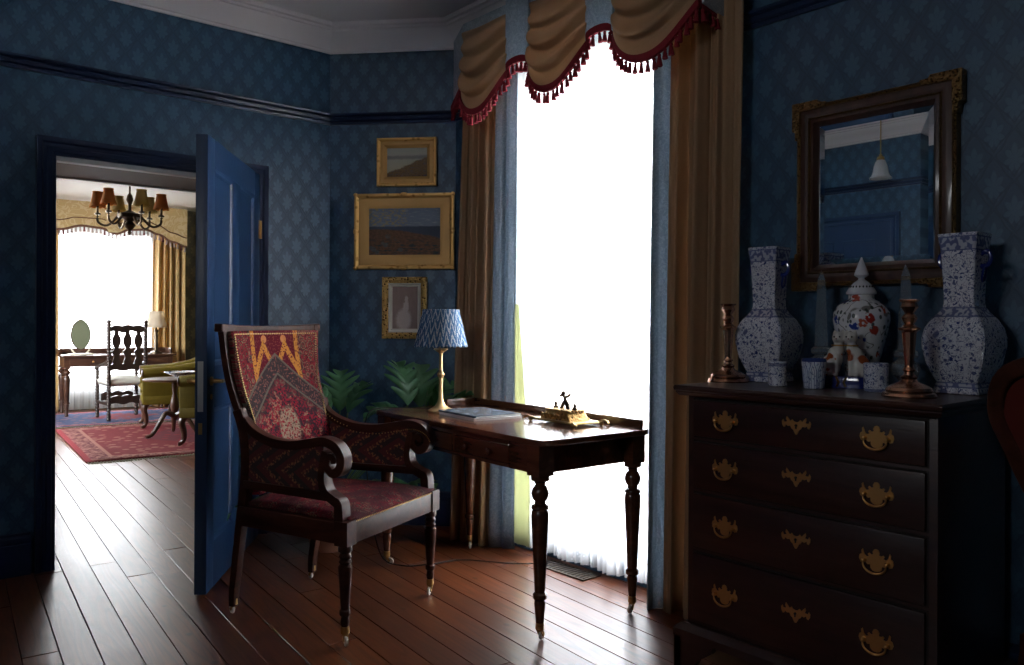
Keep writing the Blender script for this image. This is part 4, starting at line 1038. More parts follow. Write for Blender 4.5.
picture('figure_print', 'small pale figure print in a carved gilt frame, lowest of the three', .336, .605, 1.105, 1.470, .036, .012, M_GILT, M_CREAMM, M_PFIG, 0, .010)

# ------------------------------------------------------------------ potted philodendron in the corner
def leaf_mesh(L, W, n, seed, droop):
    rr = random.Random(seed); b = MB(); rows = 4*n*2
    def sp_(t): return Vector((0, L*t*(1-.12*droop*t), L*(.10*math.sin(PI*t)*1.0 - droop*.45*t*t)))
    pts = []; 
    for i in range(rows+1):
        t = i/rows; lob = abs(math.sin(PI*n*t))**0.7
        env = (math.sin(PI*min(1, t*.92+.06))**.65) * (1.08-.55*t)
        w = W*env*(.26+.74*lob**1.2)
        if i == rows: w = .004
        c = sp_(t); f = .75*w
        pts += [Vector((-w, c.y+f, c.z+.25*w-.5*w*w/W)), Vector((-w*.5, c.y+f*.45, c.z+.16*w)), c, Vector((w*.5, c.y+f*.45, c.z+.16*w)), Vector((w, c.y+f, c.z+.25*w-.5*w*w/W))]
    b.v = [tuple(p) for p in pts]; b.f = [(i*5+j, i*5+j+1, (i+1)*5+j+1, (i+1)*5+j) for i in range(rows) for j in range(4)]
    m = b.mesh('leaf', ang=180, recalc=False); m.materials.append(M_LEAF); return m
pcx, pcy = 2.06, 3.86
pt = thing('potted_philodendron', 'large green split-leaf philodendron in the corner behind the armchair', 'plant', (pcx, pcy, 0))
pot = MB().lathe([(.10, 0), (.11, .02), (.145, .24), (.16, .25), (.16, .28), (.145, .28), (.140, .25), (.02, .245)], 28).build('pot', M_TERRA, pt)
MB().lathe([(.001, .252), (.138, .25)], 24, cap=False).build('soil', M_SOIL, pt)
lms = [leaf_mesh(.30, .16, 5, 1, .5), leaf_mesh(.25, .13, 5, 2, .9), leaf_mesh(.22, .12, 4, 3, .3)]
def pix_leaf(px, py, depth, mesh, az, tilt, roll=0.0, s=1.0):
    """leaf whose base stands at the given direction and depth"""
    d = ray(px, py); q = Vector((d[0]*depth, d[1]*depth, CAMH+d[2]*depth)) - Vector((pcx, pcy, 0))
    o = bpy.data.objects.new('leaf', mesh); COL.objects.link(o); o.parent = pt
    o.matrix_local = Matrix.Translation(q) @ Matrix.Rotation(az, 4, 'Z') @ Matrix.Rotation(tilt, 4, 'X') @ Matrix.Rotation(roll, 4, 'Y') @ Matrix.Scale(s, 4)
    mid = Vector((q.x*.35, q.y*.35, max(.35, q.z*.6)))
    MB().tube(cr([(q.x*.05, q.y*.05, .24), tuple(mid), tuple(q)], 6), .005, 6).build('stem', M_STEM, pt)
R_ = math.radians
F2C = math.atan2(-FW[1], -FW[0]) - PI/2        # azimuth that points a leaf (+y) at the camera
F2L = F2C - PI/2
pix_leaf(408, 406, 4.42, lms[0], F2C+R_(-150), R_(70), R_(10), .95)
pix_leaf(404, 412, 4.35, lms[1], F2C+R_(-75), R_(10), R_(-15), .9)
pix_leaf(420, 408, 4.50, lms[2], F2C+R_(170), R_(82), R_(25), 1.15)
pix_leaf(425, 410, 4.42, lms[2], F2C+R_(130), R_(60), R_(-30), .95)
pix_leaf(430, 411, 4.48, lms[1], F2C+R_(110), R_(55), R_(35), .95)
pix_leaf(444, 411, 4.33, lms[2], F2C+R_(95), R_(35), R_(-25), .85)
pix_leaf(340, 412, 4.45, lms[0], F2C+R_(-170), R_(75), R_(0), .85)
pix_leaf(330, 414, 4.35, lms[1], F2C+R_(-120), R_(65), R_(20), .9)
pix_leaf(348, 414, 4.40, lms[2], F2C+R_(140), R_(55), R_(0), 1.0)
pix_leaf(338, 480, 4.35, lms[1], F2C+R_(-60), R_(10), R_(0), .9)
pix_leaf(375, 482, 4.35, lms[1], F2C+R_(40), R_(5), R_(0), 1.0)
pix_leaf(400, 488, 4.35, lms[2], F2C+R_(70), R_(10), R_(0), 1.0)
pix_leaf(236, 508, 3.98, lms[1], F2C+R_(-50), R_(-35), R_(0), .95)
pix_leaf(290, 470, 4.2, lms[0], F2C+R_(-70), R_(30), R_(0), .9)

# floor vent by the window
va = [on_z(*p) for p in ((557, 559), (606, 570), (590, 581), (545, 566))]
vt = thing('floor_vent', 'dark iron floor grille set in the boards by the sheer curtain', 'vent', (2.745, 2.77, 0.0), 0)
MB().box(-.055, .055, -.16, .16, .0, .003).build('vent_plate', M_GAP, vt)
f = MB()
for (x0, x1, y0, y1) in ((-.06, -.048, -.17, .17), (.048, .06, -.17, .17), (-.06, .06, -.17, -.158), (-.06, .06, .158, .17)): f.box(x0, x1, y0, y1, 0, .006)
f.build('vent_frame', M_BRONZE, vt)
for i in range(12): MB().box(-.05, .05, -.15+.026*i, -.142+.026*i, .002, .0055).build('slat', M_BRONZE, vt)
# ------------------------------------------------------------------ chest of drawers
chest = thing('chest_of_drawers', 'dark mahogany chest of four drawers with brass handles under the mirror', 'chest of drawers', (2.25, 1.288, 0))
CHT = 0.990                      # top height; local x into the wall, y = width
HWY, CDX = 0.408, 0.545
MB().box(.02, CDX-.015, -HWY, HWY, .155, .955).build('carcass', M_CHEST, chest, bevel=.002)
tpm = [(0, .955), (.030, .955), (.036, .962), (.040, .966), (.040, .970), (.046, .974), (.048, .982), (.044, CHT), (0, CHT)]
b = MB(); vs = []
for (x, y, ox, oy) in ((.02, -HWY, -1, -1), (.02, HWY, -1, 1), (CDX-.045, HWY, 1, 1), (CDX-.045, -HWY, 1, -1)):
    for q, z in tpm: vs.append((x+ox*q*(0.6 if ox > 0 else 1), y+oy*q*.62, z))
n = len(tpm); fs = [(i*n+j, i*n+(j+1) % n, ((i+1) % 4)*n+(j+1) % n, ((i+1) % 4)*n+j) for i in range(4) for j in range(n-1)]
fs += [tuple(i*n+n-1 for i in range(4)), tuple(i*n for i in range(4))]
b.add(vs, fs).build('top', M_CHEST, chest, ang=25)
bp = [(.0, .125), (.030, .125), (.030, .150), (.024, .160), (.012, .172), (0, .172)]
b = MB(); vs = []
for (x, y, ox, oy) in ((.02, -HWY, -1, -1), (.02, HWY, -1, 1), (CDX-.03, HWY, 1, 1), (CDX-.03, -HWY, 1, -1)):
    for q, z in bp: vs.append((x+ox*q, y+oy*q*1.3, z))
n = len(bp); fs = [(i*n+j, i*n+(j+1) % n, ((i+1) % 4)*n+(j+1) % n, ((i+1) % 4)*n+j) for i in range(4) for j in range(n-1)] + [tuple(i*n for i in range(4)), tuple(i*n+n-1 for i in range(4))]
b.add(vs, fs).build('base_moulding', M_CHEST, chest, ang=25)
foot = [(0, 0), (.075, 0), (.078, .03), (.095, .06), (.13, .085), (.15, .10), (.16, .127), (0, .127)]
for sy in (-1, 1):
    ye = sy*(HWY+.036)
    fb = MB().prism(foot, lambda p: (-.008, ye-sy*p[0], p[1]), lambda p: (.018, ye-sy*p[0], p[1])); fb.prism(foot, lambda p: (-.008+p[0], ye, p[1]), lambda p: (-.008+p[0], ye-sy*.026, p[1]))
    fb.build('bracket_foot', M_CHEST, chest)
    fb = MB().prism(foot, lambda p: (CDX-.01-p[0], ye, p[1]), lambda p: (CDX-.01-p[0], ye-sy*.026, p[1])); fb.build('bracket_foot', M_CHEST, chest)
def sym(half): return [(x, z) for x, z in half] + [(-x, z) for x, z in reversed(half)]
plate = sym([(0.000, .036), (.006, .034), (.010, .026), (.008, .020), (.014, .018), (.020, .022), (.024, .018), (.020, .012), (.028, .010), (.034, .016), (.038, .030), (.042, .026), (.041, .016), (.047, .012), (.049, .002), (.045, -.008), (.038, -.010), (.030, -.006), (.024, -.012), (.017, -.010), (.016, -.020), (.010, -.026), (.004, -.028)])
esc = sym([(.000, .010), (.008, .012), (.013, .018), (.020, .012), (.026, .020), (.032, .026), (.034, .018), (.030, .010), (.040, .008), (.044, .016), (.048, .010), (.047, .000), (.042, -.008), (.037, -.006), (.036, .001), (.028, -.004), (.020, -.002), (.016, -.010), (.010, -.014), (.006, -.022), (.002, -.028)])
pm_ = MB().prism(plate, lambda p: (0, p[0], p[1]), lambda p: (-.0025, p[0], p[1])).mesh('handle_plate'); pm_.materials.append(M_BRASSD)
em_ = MB().prism(esc, lambda p: (0, p[0], p[1]), lambda p: (-.0025, p[0], p[1])).mesh('escutcheon'); em_.materials.append(M_BRASSD)
bl = MB().tube([(-.016+.004*abs(math.cos(a)), .033*math.cos(a), -.004-.026*math.sin(a)**.8) for a in [PI*i/16 for i in range(17)]], lambda t: .0024+.0012*math.sin(PI*t), 8)
for s in (-1, 1): bl.lathe([(.006, 0), (.007, .006), (.005, .016), (.001, .018)], 10).xf(Matrix.Translation((-.0, s*.033, 0)) @ Matrix.Rotation(-PI/2, 4, 'Y'), len(bl.v)-40)
bl_ = bl.mesh('bail'); bl_.materials.append(M_BRASSD)
kh = MB().lathe([(.004, 0), (.004, .0035)], 10).xf(Matrix.Rotation(-PI/2, 4, 'Y')).box(-.0035, 0, -.0016, .0016, -.010, 0).mesh('keyhole'); kh.materials.append(M_BLACK)
def kid(nm, me, par, loc):
    o = bpy.data.objects.new(nm, me); COL.objects.link(o); o.parent = par; o.location = loc; return o
for z0, z1 in ((.818, .940), (.642, .798), (.440, .622), (.190, .420)):
    d = MB().box(.006, .03, -HWY+.028, HWY-.028, z0, z1).build('drawer', M_CHEST, chest, bevel=.004)
    fr = MB(); e = .004
    MB().box(.0195, .0215, -HWY+.022, HWY-.022, z0-.006, z1+.006).build('cockbead', M_GAP, d)
    zc = (z0+z1)/2
    for yy in (-.250, .250):
        kid('handle_plate', pm_, d, (.0058, yy, zc)); kid('bail', bl_, d, (.0040, yy, zc))
    kid('escutcheon', em_, d, (.0058, -.004, zc+.012)); kid('keyhole', kh, d, (.0034, -.004, zc+.012))

# ------------------------------------------------------------------ things on the chest
def on_chest(px, x): return (x, on_x(px, 380, x)[1], CHT)
vp = [(.058, 0), (.064, .002), (.065, .010), (.062, .022), (.060, .030), (.058, .036), (.064, .048), (.080, .090), (.089, .140), (.090, .170), (.084, .200), (.070, .228), (.056, .246), (.047, .262), (.0435, .275), (.0435, .30), (.046, .36), (.049, .42), (.051, .440), (.055, .470), (.057, .489), (.053, .489), (.046, .44), (.040, .30), (.038, .27), (.010, .26)]
def vase(loc, rz, label):
    t = thing('porcelain_vase', label, 'vase', loc, rz, 'pair of square blue and white vases')
    b = MB(); sec = []
    for cx, cy in ((1, 1), (-1, 1), (-1, -1), (1, -1)):
        sec.append((cx, cy))
    ring = []
    for i in range(4):
        a, c = sec[i], sec[(i+1) % 4]
        for q in (.035, .3, .5, .7, .965): ring.append((a[0]+(c[0]-a[0])*q, a[1]+(c[1]-a[1])*q))
    n = len(ring); vs = []
    for a, z in vp:
        for (x, y) in ring:
            bul = 1 + .05*(1-(min(abs(x), abs(y)))**2) if .05 < z < .24 else 1
            vs.append((x*a*bul, y*a*bul, z))
    fs = [(j*n+i, j*n+(i+1) % n, (j+1)*n+(i+1) % n, (j+1)*n+i) for j in range(len(vp)-1) for i in range(n)] + [tuple(range(n)), tuple((len(vp)-1)*n+i for i in range(n))]
    b.add(vs, fs).build('body', M_VASE, t, ang=30)
    for s in (-1, 1):
        h = MB().tube(cr([(0, s*.045, .425), (0, s*.066, .432), (0, s*.074, .412), (0, s*.066, .392), (0, s*.047, .388)], 6), lambda q: .008-.002*math.sin(PI*q), 8)
        h.sphere((0, s*.062, .432), (.010, .012, .009))
        ho = h.build('handle', M_COBALT, t, label='blue glazed loop handle')
        MB().tube([(.012*math.cos(a), s*(.056+.004*math.sin(a)), .366+.024*math.sin(a)) for a in [2*PI*i/16 for i in range(16)]], .0035, 6, closed=True).build('ring', M_COBALT, ho)
    return t
vase(on_chest(769, 2.63), math.radians(3), 'square blue and white porcelain vase beside the tan curtain')
vase(on_chest(964, 2.66), math.radians(-2), 'square blue and white porcelain vase at the right end of the chest')
# candlesticks
cs = [(.073, 0), (.074, .004), (.070, .012), (.062, .016), (.064, .020), (.060, .028), (.045, .036), (.026, .044), (.020, .052), (.024, .058), (.015, .064), (.013, .072), (.018, .078), (.013, .086), (.0125, .092)]
cs2 = [(.0125, .092), (.020, .188), (.022, .190), (.030, .195), (.031, .200), (.020, .205), (.013, .212), (.019, .222), (.022, .230), (.017, .238), (.012, .243), (.018, .252), (.025, .262), (.022, .268), (.020, .274), (.028, .280), (.029, .283), (.020, .283), (.012, .27)]
def candlestick(loc, label):
    t = thing('candlestick', label, 'candlestick', loc, 0.2, 'pair of copper candlesticks')
    MB().lathe(cs, 28).build('base', M_COPPER, t)
    MB().lathe(cs2, 10, ph=.3).build('stem', M_COPPER, t, ang=20)
candlestick(on_chest(728, 2.50), 'copper candlestick standing next to the tan curtain')
candlestick(on_chest(909, 2.40), 'copper candlestick standing before the right-hand vase')
# glass obelisks
def obelisk(loc, label):
    t = thing('glass_obelisk', label, 'obelisk', loc, .5, 'pair of cut glass obelisks')
    b = MB()
    def sq(l, ph=PI/4, n=4): b.lathe([(r*1.414, z) for r, z in l], n, ph=ph)
    b.lathe([(.048, 0), (.050, .004), (.046, .010), (.022, .016), (.016, .024), (.022, .034), (.040, .050), (.046, .068), (.042, .086), (.026, .098), (.020, .106)], 8, ph=.39)
    b.build('pedestal', M_GLASS, t, ang=10)
    b = MB(); sq([(.030, .106), (.034, .112), (.034, .124), (.026, .130)]); b.build('plinth', M_GLASS, t, ang=10)
    b = MB(); sq([(.0225, .130), (.013, .365), (.010, .375), (.001, .402)]); b.build('shaft', M_GLASS, t, ang=10)
obelisk(on_chest(821, 2.70), 'cut glass obelisk between the left vase and the lidded jar')
obelisk(on_chest(905, 2.62), 'cut glass obelisk just behind the right-hand candlestick')
# lidded jar
jar = thing('lidded_jar', 'white porcelain lidded jar painted with red and blue flowers', 'jar', on_chest(861, 2.715), .6)
MB().lathe([(.050, 0), (.052, .004), (.050, .03), (.058, .08), (.074, .14), (.086, .19), (.092, .225), (.090, .250), (.076, .276), (.056, .290), (.044, .296), (.042, .302), (.042, .312)], 40).build('body', M_IMARI, jar)
ld = MB().lathe([(.044, .312), (.049, .314), (.050, .320), (.046, .328), (.042, .334), (.030, .350), (.018, .360), (.012, .364)], 36).build('lid', M_PORC, jar)
MB().lathe([(.012, .364), (.010, .370), (.020, .376), (.024, .380), (.023, .386), (.002, .442)], 24).build('finial', M_PORC, ld)
for i in range(22):
    a = 2*PI*i/22; MB().sphere((.039*math.cos(a), .039*math.sin(a), .339), (.0028, .0028, .0045), 6, 4).build('pierced_hole', M_BLACK, ld)
# cups
def cup(loc, r0, r1, h, m, label, rz=0.0):
    t = thing('porcelain_cup', label, 'cup', loc, rz, 'small blue and white cups on the chest')
    MB().lathe([(r0-.004, 0), (r0, .003), (r0+(r1-r0)*.5, h*.5), (r1, h-.002), (r1-.002, h), (r1-.004, h-.002), (r0-.003, .006), (.002, .006)], 30).build('body', m, t)
cup(on_chest(777.5, 2.46), .030, .0315, .083, M_CUPA, 'small straight blue and white cup before the left-hand vase')
cup(on_chest(814, 2.46), .032, .040, .098, M_CUPB, 'tapered blue and white beaker with arched panels before the glass obelisk')
cup(on_chest(876, 2.50), .036, .0375, .090, M_CUPC, 'straight blue and white cup with dense scrolls beside the cat figurine')
# cat figurine
cat = thing('cat_figurine', 'porcelain figurine of two embracing white and orange cats on blue base', 'figurine', on_chest(845, 2.58), math.radians(12)); cat.scale = (1.16, 1.16, 1.16)
MB().prism(rrect(.040, .070, .025, 6), lambda p: (p[0], p[1], 0), lambda p: (p[0]*.94, p[1]*.96, .034)).build('base', M_COBALT, cat, bevel=.004)
for yy in (-.012, .012): MB().tube([(-.040, yy, .005), (-.042, yy*.6, .018), (-.038, yy*1.2, .033)], .003, 6).build('gilt_scroll', M_BRASS, cat)
b = MB()
for s in (-1, 1):
    b.sphere((.004, s*.040, .062), (.026, .028, .034), 16, 10); b.sphere((0, s*.028, .085), (.022, .023, .034), 16, 10)
    b.sphere((-.002, s*.018, .112), (.017, .016, .022), 14, 8); b.sphere((-.004, s*.0165, .142), (.021, .0185, .019), 16, 10)
    b.sphere((-.022, s*.0165, .138), (.007, .008, .006), 10, 6)
    for e in (-1, 1): b.lathe([(.007, 0), (.004, .008), (.001, .014)], 8, (-.002, s*.0165+e*.011, .154))
    b.tube([(-.014, s*.020, .095), (-.018, s*.020, .065), (-.020, s*.020, .036)], lambda t: .0095-.002*t, 10); b.tube([(-.012, s*.034, .08), (-.016, s*.036, .055), (-.018, s*.036, .036)], lambda t: .009-.002*t, 10)
    b.sphere((-.022, s*.020, .038), (.012, .008, .006), 8, 6); b.sphere((-.022, s*.036, .038), (.012, .008, .006), 8, 6)
    b.sphere((.0, s*.058, .048), (.018, .016, .018), 12, 8); b.tube([(.008, s*.062, .042), (-.010, s*.070, .040), (-.022, s*.060, .039)], .006, 8)
o = b.build('cats', M_CATS, cat)
md = o.modifiers.new('remesh', 'REMESH'); md.mode = 'VOXEL'; md.voxel_size = .0028; md.use_smooth_shade = True
md = o.modifiers.new('smooth', 'SMOOTH'); md.factor = .5; md.iterations = 4
for s in (-1, 1):
    for e in (-1, 1): MB().sphere((-.0235, s*.0165+e*.0075, .146), (.0018, .0024, .0028), 8, 6).build('eye', M_BLACK, cat)
    MB().sphere((-.0292, s*.0165, .140), (.0015, .0026, .0018), 8, 6).build('nose', M_TASR, cat)
    MB().tube([(-.004+.0185*math.cos(a), s*.0175+.0175*math.sin(a), .121) for a in [2*PI*i/20 for i in range(20)]], .0022, 6, closed=True).build('collar', M_BRASSD, cat)

# ------------------------------------------------------------------ wall mirror
mir = thing('wall_mirror', 'wall mirror in a dark wooden frame with gilt corners above the chest', 'mirror', (RW-.004, 1.315, 1.680))
MW, MH = .285, .350
def mring(y0, z0, y1, z1, d0, d1, m, nm, bev=0):
    b = MB(); vs = []
    for (yy, zz, d) in ((y0, z0, 0), (y0, z0, d0), ((y0+y1)/2, (z0+z1)/2, max(d0, d1)+.006), (y1, z1, d1), (y1, z1, 0)):
        vs += [(-d, -yy, -zz), (-d, yy, -zz), (-d, yy, zz), (-d, -yy, zz)]
    fs = [(r*4+i, r*4+(i+1) % 4, ((r+1) % 5)*4+(i+1) % 4, ((r+1) % 5)*4+i) for r in range(5) for i in range(4)]
    return b.add(vs, fs).build(nm, m, mir, bevel=bev)
mring(.272, .328, .228, .284, .030, .030, M_FRAMEW, 'frame', .003)
mring(.282, .338, .268, .324, .036, .036, M_GILTD, 'outer_moulding')
mring(.232, .288, .203, .258, .030, .014, M_FRAMEW, 'slip')
mring(.236, .292, .229, .285, .038, .038, M_GILTD, 'inner_moulding')
for sy in (-1, 1):
    for sz in (-1, 1):
        cpoly = [(.30, .355), (.30, .25), (.288, .245), (.288, .215), (.270, .210), (.268, .322), (.17, .324), (.165, .342), (.195, .344), (.200, .355)]
        MB().prism(cpoly, lambda p: (0, sy*p[0], sz*p[1]), lambda p: (-.044, sy*p[0], sz*p[1])).build('corner_ornament', M_GILTD, mir, bevel=.004)
MB().box(-.010, -.008, -.195, .195, -.250, .250).build('mirror_glass', M_MIRROR, mir)
b = MB(); vs = []
for (yy, zz, d) in ((.205, .260, .0125), (.185, .240, .0102)): vs += [(-d, -yy, -zz), (-d, yy, -zz), (-d, yy, zz), (-d, -yy, zz)]
b.add(vs, [(i, (i+1) % 4, 4+(i+1) % 4, 4+i) for i in range(4)]); 
bo = b.build('bevelled_edge', M_MIRROR, mir, flat=True)

# ------------------------------------------------------------------ chair at the right edge of the picture
ch = thing('balloon_back_chair', 'dark red leather balloon-back chair at the right-hand edge', 'chair', (2.385, 0.410, 0), math.radians(-107))
out = cr([(-.120, .50), (-.115, .62), (-.120, .75), (-.178, .90), (-.210, 1.00), (-.165, 1.09), (0, 1.125), (.165, 1.09), (.210, 1.00), (.178, .90), (.120, .75), (.115, .62), (.120, .50)], 6)
lean = lambda z: -.22 - .16*(z-.5)
MB().bar([(x, lean(z), z) for x, z in out], .042, .036, (0, 1, 0)).build('back_frame', M_MAH, ch, bevel=.008, seg=3)
inn = [(x*.90, z-.02 if z > 1 else z) for x, z in out]
MB().prism(inn, lambda p: (p[0], lean(p[1])-.014, p[1]), lambda p: (p[0], lean(p[1])+.014, p[1])).build('backrest', M_LEATHER, ch)
def seat2(u, v):
    q = 2*u-1; w_ = 2*v-1; return (q*(.20+.045*v), -.20+.42*v, .44+.05*(1-q**4)*(1-w_**4))
MB().grid(seat2, 14, 14).build('seat', M_LEATHER, ch, solid=.03, ang=70, recalc=False)
b = MB(); b.bar([(-.20, -.21, .41), (-.245, .22, .41), (.245, .22, .41), (.20, -.21, .41)], .03, .06, closed=True); b.build('seat_rail', M_MAH, ch, bevel=.003)
for s in (-1, 1):
    MB().bar(cr([(s*.135, -.22, .52), (s*.18, -.22, .42), (s*.185, -.25, .2), (s*.19, -.31, .0)], 5), .034, .034, (0, 1, 0)).build('rear_leg', M_MAH, ch, bevel=.003)
    MB().lathe([(.022, .40), (.024, .36), (.016, .345), (.024, .33), (.026, .28), (.014, .06), (.018, .05), (.016, .0)], 16, (s*.225, .20, 0)).build('front_leg', M_MAH, ch)

# ------------------------------------------------------------------ pendant lamp and second door (seen in the mirror)
pd = thing('pendant_lamp', 'frosted glass pendant lamp on a brass rod, reflected in the mirror', 'pendant lamp', (-.08, 2.62, 0))
MB().lathe([(.045, CZ), (.045, CZ-.01), (.012, CZ-.03), (.004, CZ-.035), (.004, 2.42), (.010, 2.415), (.010, 2.40)], 14).build('rod', M_BRASS, pd)
MB().lathe([(.022, 2.40), (.026, 2.385), (.026, 2.37)], 16).build('gallery', M_BRASS, pd)
b = MB(); N = 32
for r, z in ((.024, 2.375), (.034, 2.36), (.044, 2.33), (.050, 2.29), (.060, 2.26), (.074, 2.245)):
    for i in range(N): a = 2*PI*i/N; k_ = 1+(.05*math.cos(8*a) if z < 2.28 else 0); b.v.append((r*k_*math.cos(a), r*k_*math.sin(a), z))
b.f += [(j*N+i, j*N+(i+1) % N, (j+1)*N+(i+1) % N, (j+1)*N+i) for j in range(5) for i in range(N)]
b.build('shade', M_FROST, pd, solid=.003, ang=180)
MB().lathe([(.010, 2.37), (.012, 2.35), (.022, 2.32), (.024, 2.30), (.014, 2.28), (.001, 2.275)], 14).build('bulb', M_FROST, pd)
door2 = struct(bpy.data.objects.new('door_2', None), 'closed blue panelled door reflected in the mirror'); COL.objects.link(door2); door2.location = (-1.36, 3.12, 0)
ar = architrave(.0, .92, 2.08, 0, -1, .09).xf(Matrix.Rotation(PI/2, 4, 'Z')).xf(Matrix.Diagonal((1, 1, 1, 1)))
ar.build('architrave', M_BLUEP, door2)
b = MB(); b.box(.0, .018, .0, .92, 0, 2.08); b.build('leaf', M_BLUEP, door2)
for y0, y1 in ((.11, .42), (.50, .81)):
    for z0, z1 in ((.22, .85), (1.0, 1.95)): 
        f = MB(); f.box(.016, .026, y0, y0+.02, z0, z1); f.box(.016, .026, y1-.02, y1, z0, z1); f.box(.016, .026, y0, y1, z0, z0+.02); f.box(.016, .026, y0, y1, z1-.02, z1); f.build('panel_moulding', M_BLUEP, door2, bevel=.004)
MB().sphere((.06, .08, 1.0), .028, 14, 10).lathe([(.02, 0), (.012, .05)], 12, (.015, .08, 1.0), 'x').build('door_knob', M_BRASSD, door2)
# ------------------------------------------------------------------ the next room
def fthing(nm, label, cat, a, b, z=0, rz=0, group=None):
    return thing(nm, label, cat, far_w(a, b, z), FANG + rz, group)
# rugs
def rug(nm, label, a0, a1, b0, b1, m):
    t = fthing(nm, label, 'rug', (a0+a1)/2, (b0+b1)/2, 0.0, 0, 'rugs in the next room')
    W, L = (a1-a0)/2, (b1-b0)/2
    MB().grid(lambda u, v: ((2*u-1)*W, (2*v-1)*L, .009+.003*math.sin(9*u+5*v)), 20, 20).build('pile', m, t, solid=.008, ang=180, recalc=False)
    f = MB()
    for s in (-1, 1):
        for i in range(90):
            x = (2*(i+.5)/90-1)*W; f.bar([(x, s*(L-.002), .009), (x+random.uniform(-.01, .01), s*(L+.045+random.uniform(0, .02)), .004)], .012, .004)
    f.build('fringe', M_FRINGE, t, kind='stuff')
p0 = far_floor(90, 466); p1 = far_floor(64, 428)
rug('patterned_rug', 'faded red patterned rug nearest the doorway', p0[0]-.02, p0[0]+2.15, p0[1]+.03, p0[1]+2.55, M_RUG1)
rug('patterned_rug', 'blue and red patterned rug under the far desk', p0[0]-.25, p0[0]+1.9, p0[1]+2.72, p0[1]+4.2, M_RUG2)

# sheers, curtains, pelmet of the far window
cb = FB-0.10
sa0 = far_hit(38, 330, cb)[0]; sa1 = far_hit(156, 330, cb)[0]
t = thing('sheer_curtain', 'white lace curtain across the window in the next room', 'curtain', far_w(0, 0), FANG)
MB().grid(lambda u, v: (sa0+(sa1-sa0)*u, cb+.010*math.sin(2*PI*17*u+.5*math.sin(4*v))+.006*math.sin(2*PI*41*u), 2.55-2.53*v), 160, 14).build('voile', M_SHEER, t, ang=180, recalc=False)
def fdrape(px0, px1, label, flare, z1=2.5):
    a0 = far_hit(px0, 330, cb-.10)[0]; a1 = far_hit(px1, 330, cb-.10)[0]; am = (a0+a1)/2
    t = thing('yellow_curtain', label, 'curtain', far_w(0, 0), FANG, 0, ) if False else fthing('yellow_curtain', label, 'curtain', am, cb-.10, 0, 0, 'yellow curtains in the next room')
    def P(u, v):
        ph = 2*PI*5*u+.4*math.sin(3*v)
        x = ((a1-a0)/2)*(2*u-1)*(1+flare*v); return (x, .045*math.sin(ph)+.015*math.sin(2.2*ph), z1-(z1-.02)*v)
    MB().grid(lambda u, v: P(u*.9, v), 70, 20).build('panel', M_YCUR, t, solid=.006, ang=180, recalc=False)
    MB().grid(lambda u, v: P(.9+u*.1, v), 8, 20).build('lining', M_YCUR, t, solid=.006, ang=180, recalc=False)
fdrape(153, 185, 'yellow damask curtain at the right of the far window', .05)
fdrape(34, 58, 'yellow damask curtain glimpsed at the left door jamb', .05)
pb_ = cb-.20
fpel = fthing('yellow_pelmet', 'yellow damask pelmet with tassel fringe over the far window', 'pelmet', 0, pb_)
ya0 = far_hit(30, 300, pb_)[0]; ya1 = far_hit(186, 300, pb_)[0]
def zedge(a):
    u = (a-ya0)/(ya1-ya0)
    px = 30+156*u                      # shaped lower edge, in the photo's own columns
    pts = [(30, 2.36), (56, 2.39), (78, 2.455), (95, 2.44), (112, 2.375), (125, 2.44), (142, 2.455), (155, 2.40), (170, 2.31), (186, 2.25)]
    for i in range(len(pts)-1):
        if pts[i][0] <= px <= pts[i+1][0]:
            f = (px-pts[i][0])/(pts[i+1][0]-pts[i][0]); f = f*f*(3-2*f); return pts[i][1]*(1-f)+pts[i+1][1]*f
    return pts[-1][1]
n = 60; A_ = [ya0+(ya1-ya0)*i/n for i in range(n+1)]
b = MB(); vs = []
for a in A_: vs += [(a, -.012, 2.78), (a, -.012, zedge(a)), (a, .012, zedge(a)), (a, .012, 2.78)]
b.add(vs, [(i*4+j, i*4+(j+1) % 4, (i+1)*4+(j+1) % 4, (i+1)*4+j) for i in range(n) for j in range(4)] + [(0, 1, 2, 3), (n*4, n*4+1, n*4+2, n*4+3)]).build('valance', M_YDAM, fpel)
MB().box(ya1-.012, ya1+.010, 0, .20, zedge(ya1), 2.78).build('return', M_YDAM, fpel)
MB().bar([(a, -.016, zedge(a)) for a in A_], .012, .030).build('braid', M_BROWNT, fpel)
MB().tube([(a, -.016, min(2.56, zedge(a)+.125)) for a in A_], .007, 6).build('piping', M_BROWNT, fpel)
tm = [MB().lathe([(.004, 0), (.012, -.008), (.009, -.02), (.017, -.065), (.002, -.066)], 8).mesh('tassel') for _ in range(2)]
tm[0].materials.append(M_TASG); tm[1].materials.append(M_TASR)
nt = int((ya1-ya0)/.048)
for i in range(nt):
    a = ya0+(ya1-ya0)*(i+.5)/nt; kid('tassel', tm[1 if i % 5 == 2 else 0], fpel, (a, -.018, zedge(a)-.012))
am_ = far_hit(112, 300, pb_)[0]
MB().prism([(-.085, 2.62), (-.085, 2.46), (-.05, 2.39), (.05, 2.39), (.085, 2.46), (.085, 2.62), (.04, 2.66), (-.04, 2.66)], lambda p: (am_+p[0], -.028, p[1]), lambda p: (am_+p[0], -.012, p[1])).build('rosette_tab', M_YDAM, fpel, bevel=.004)

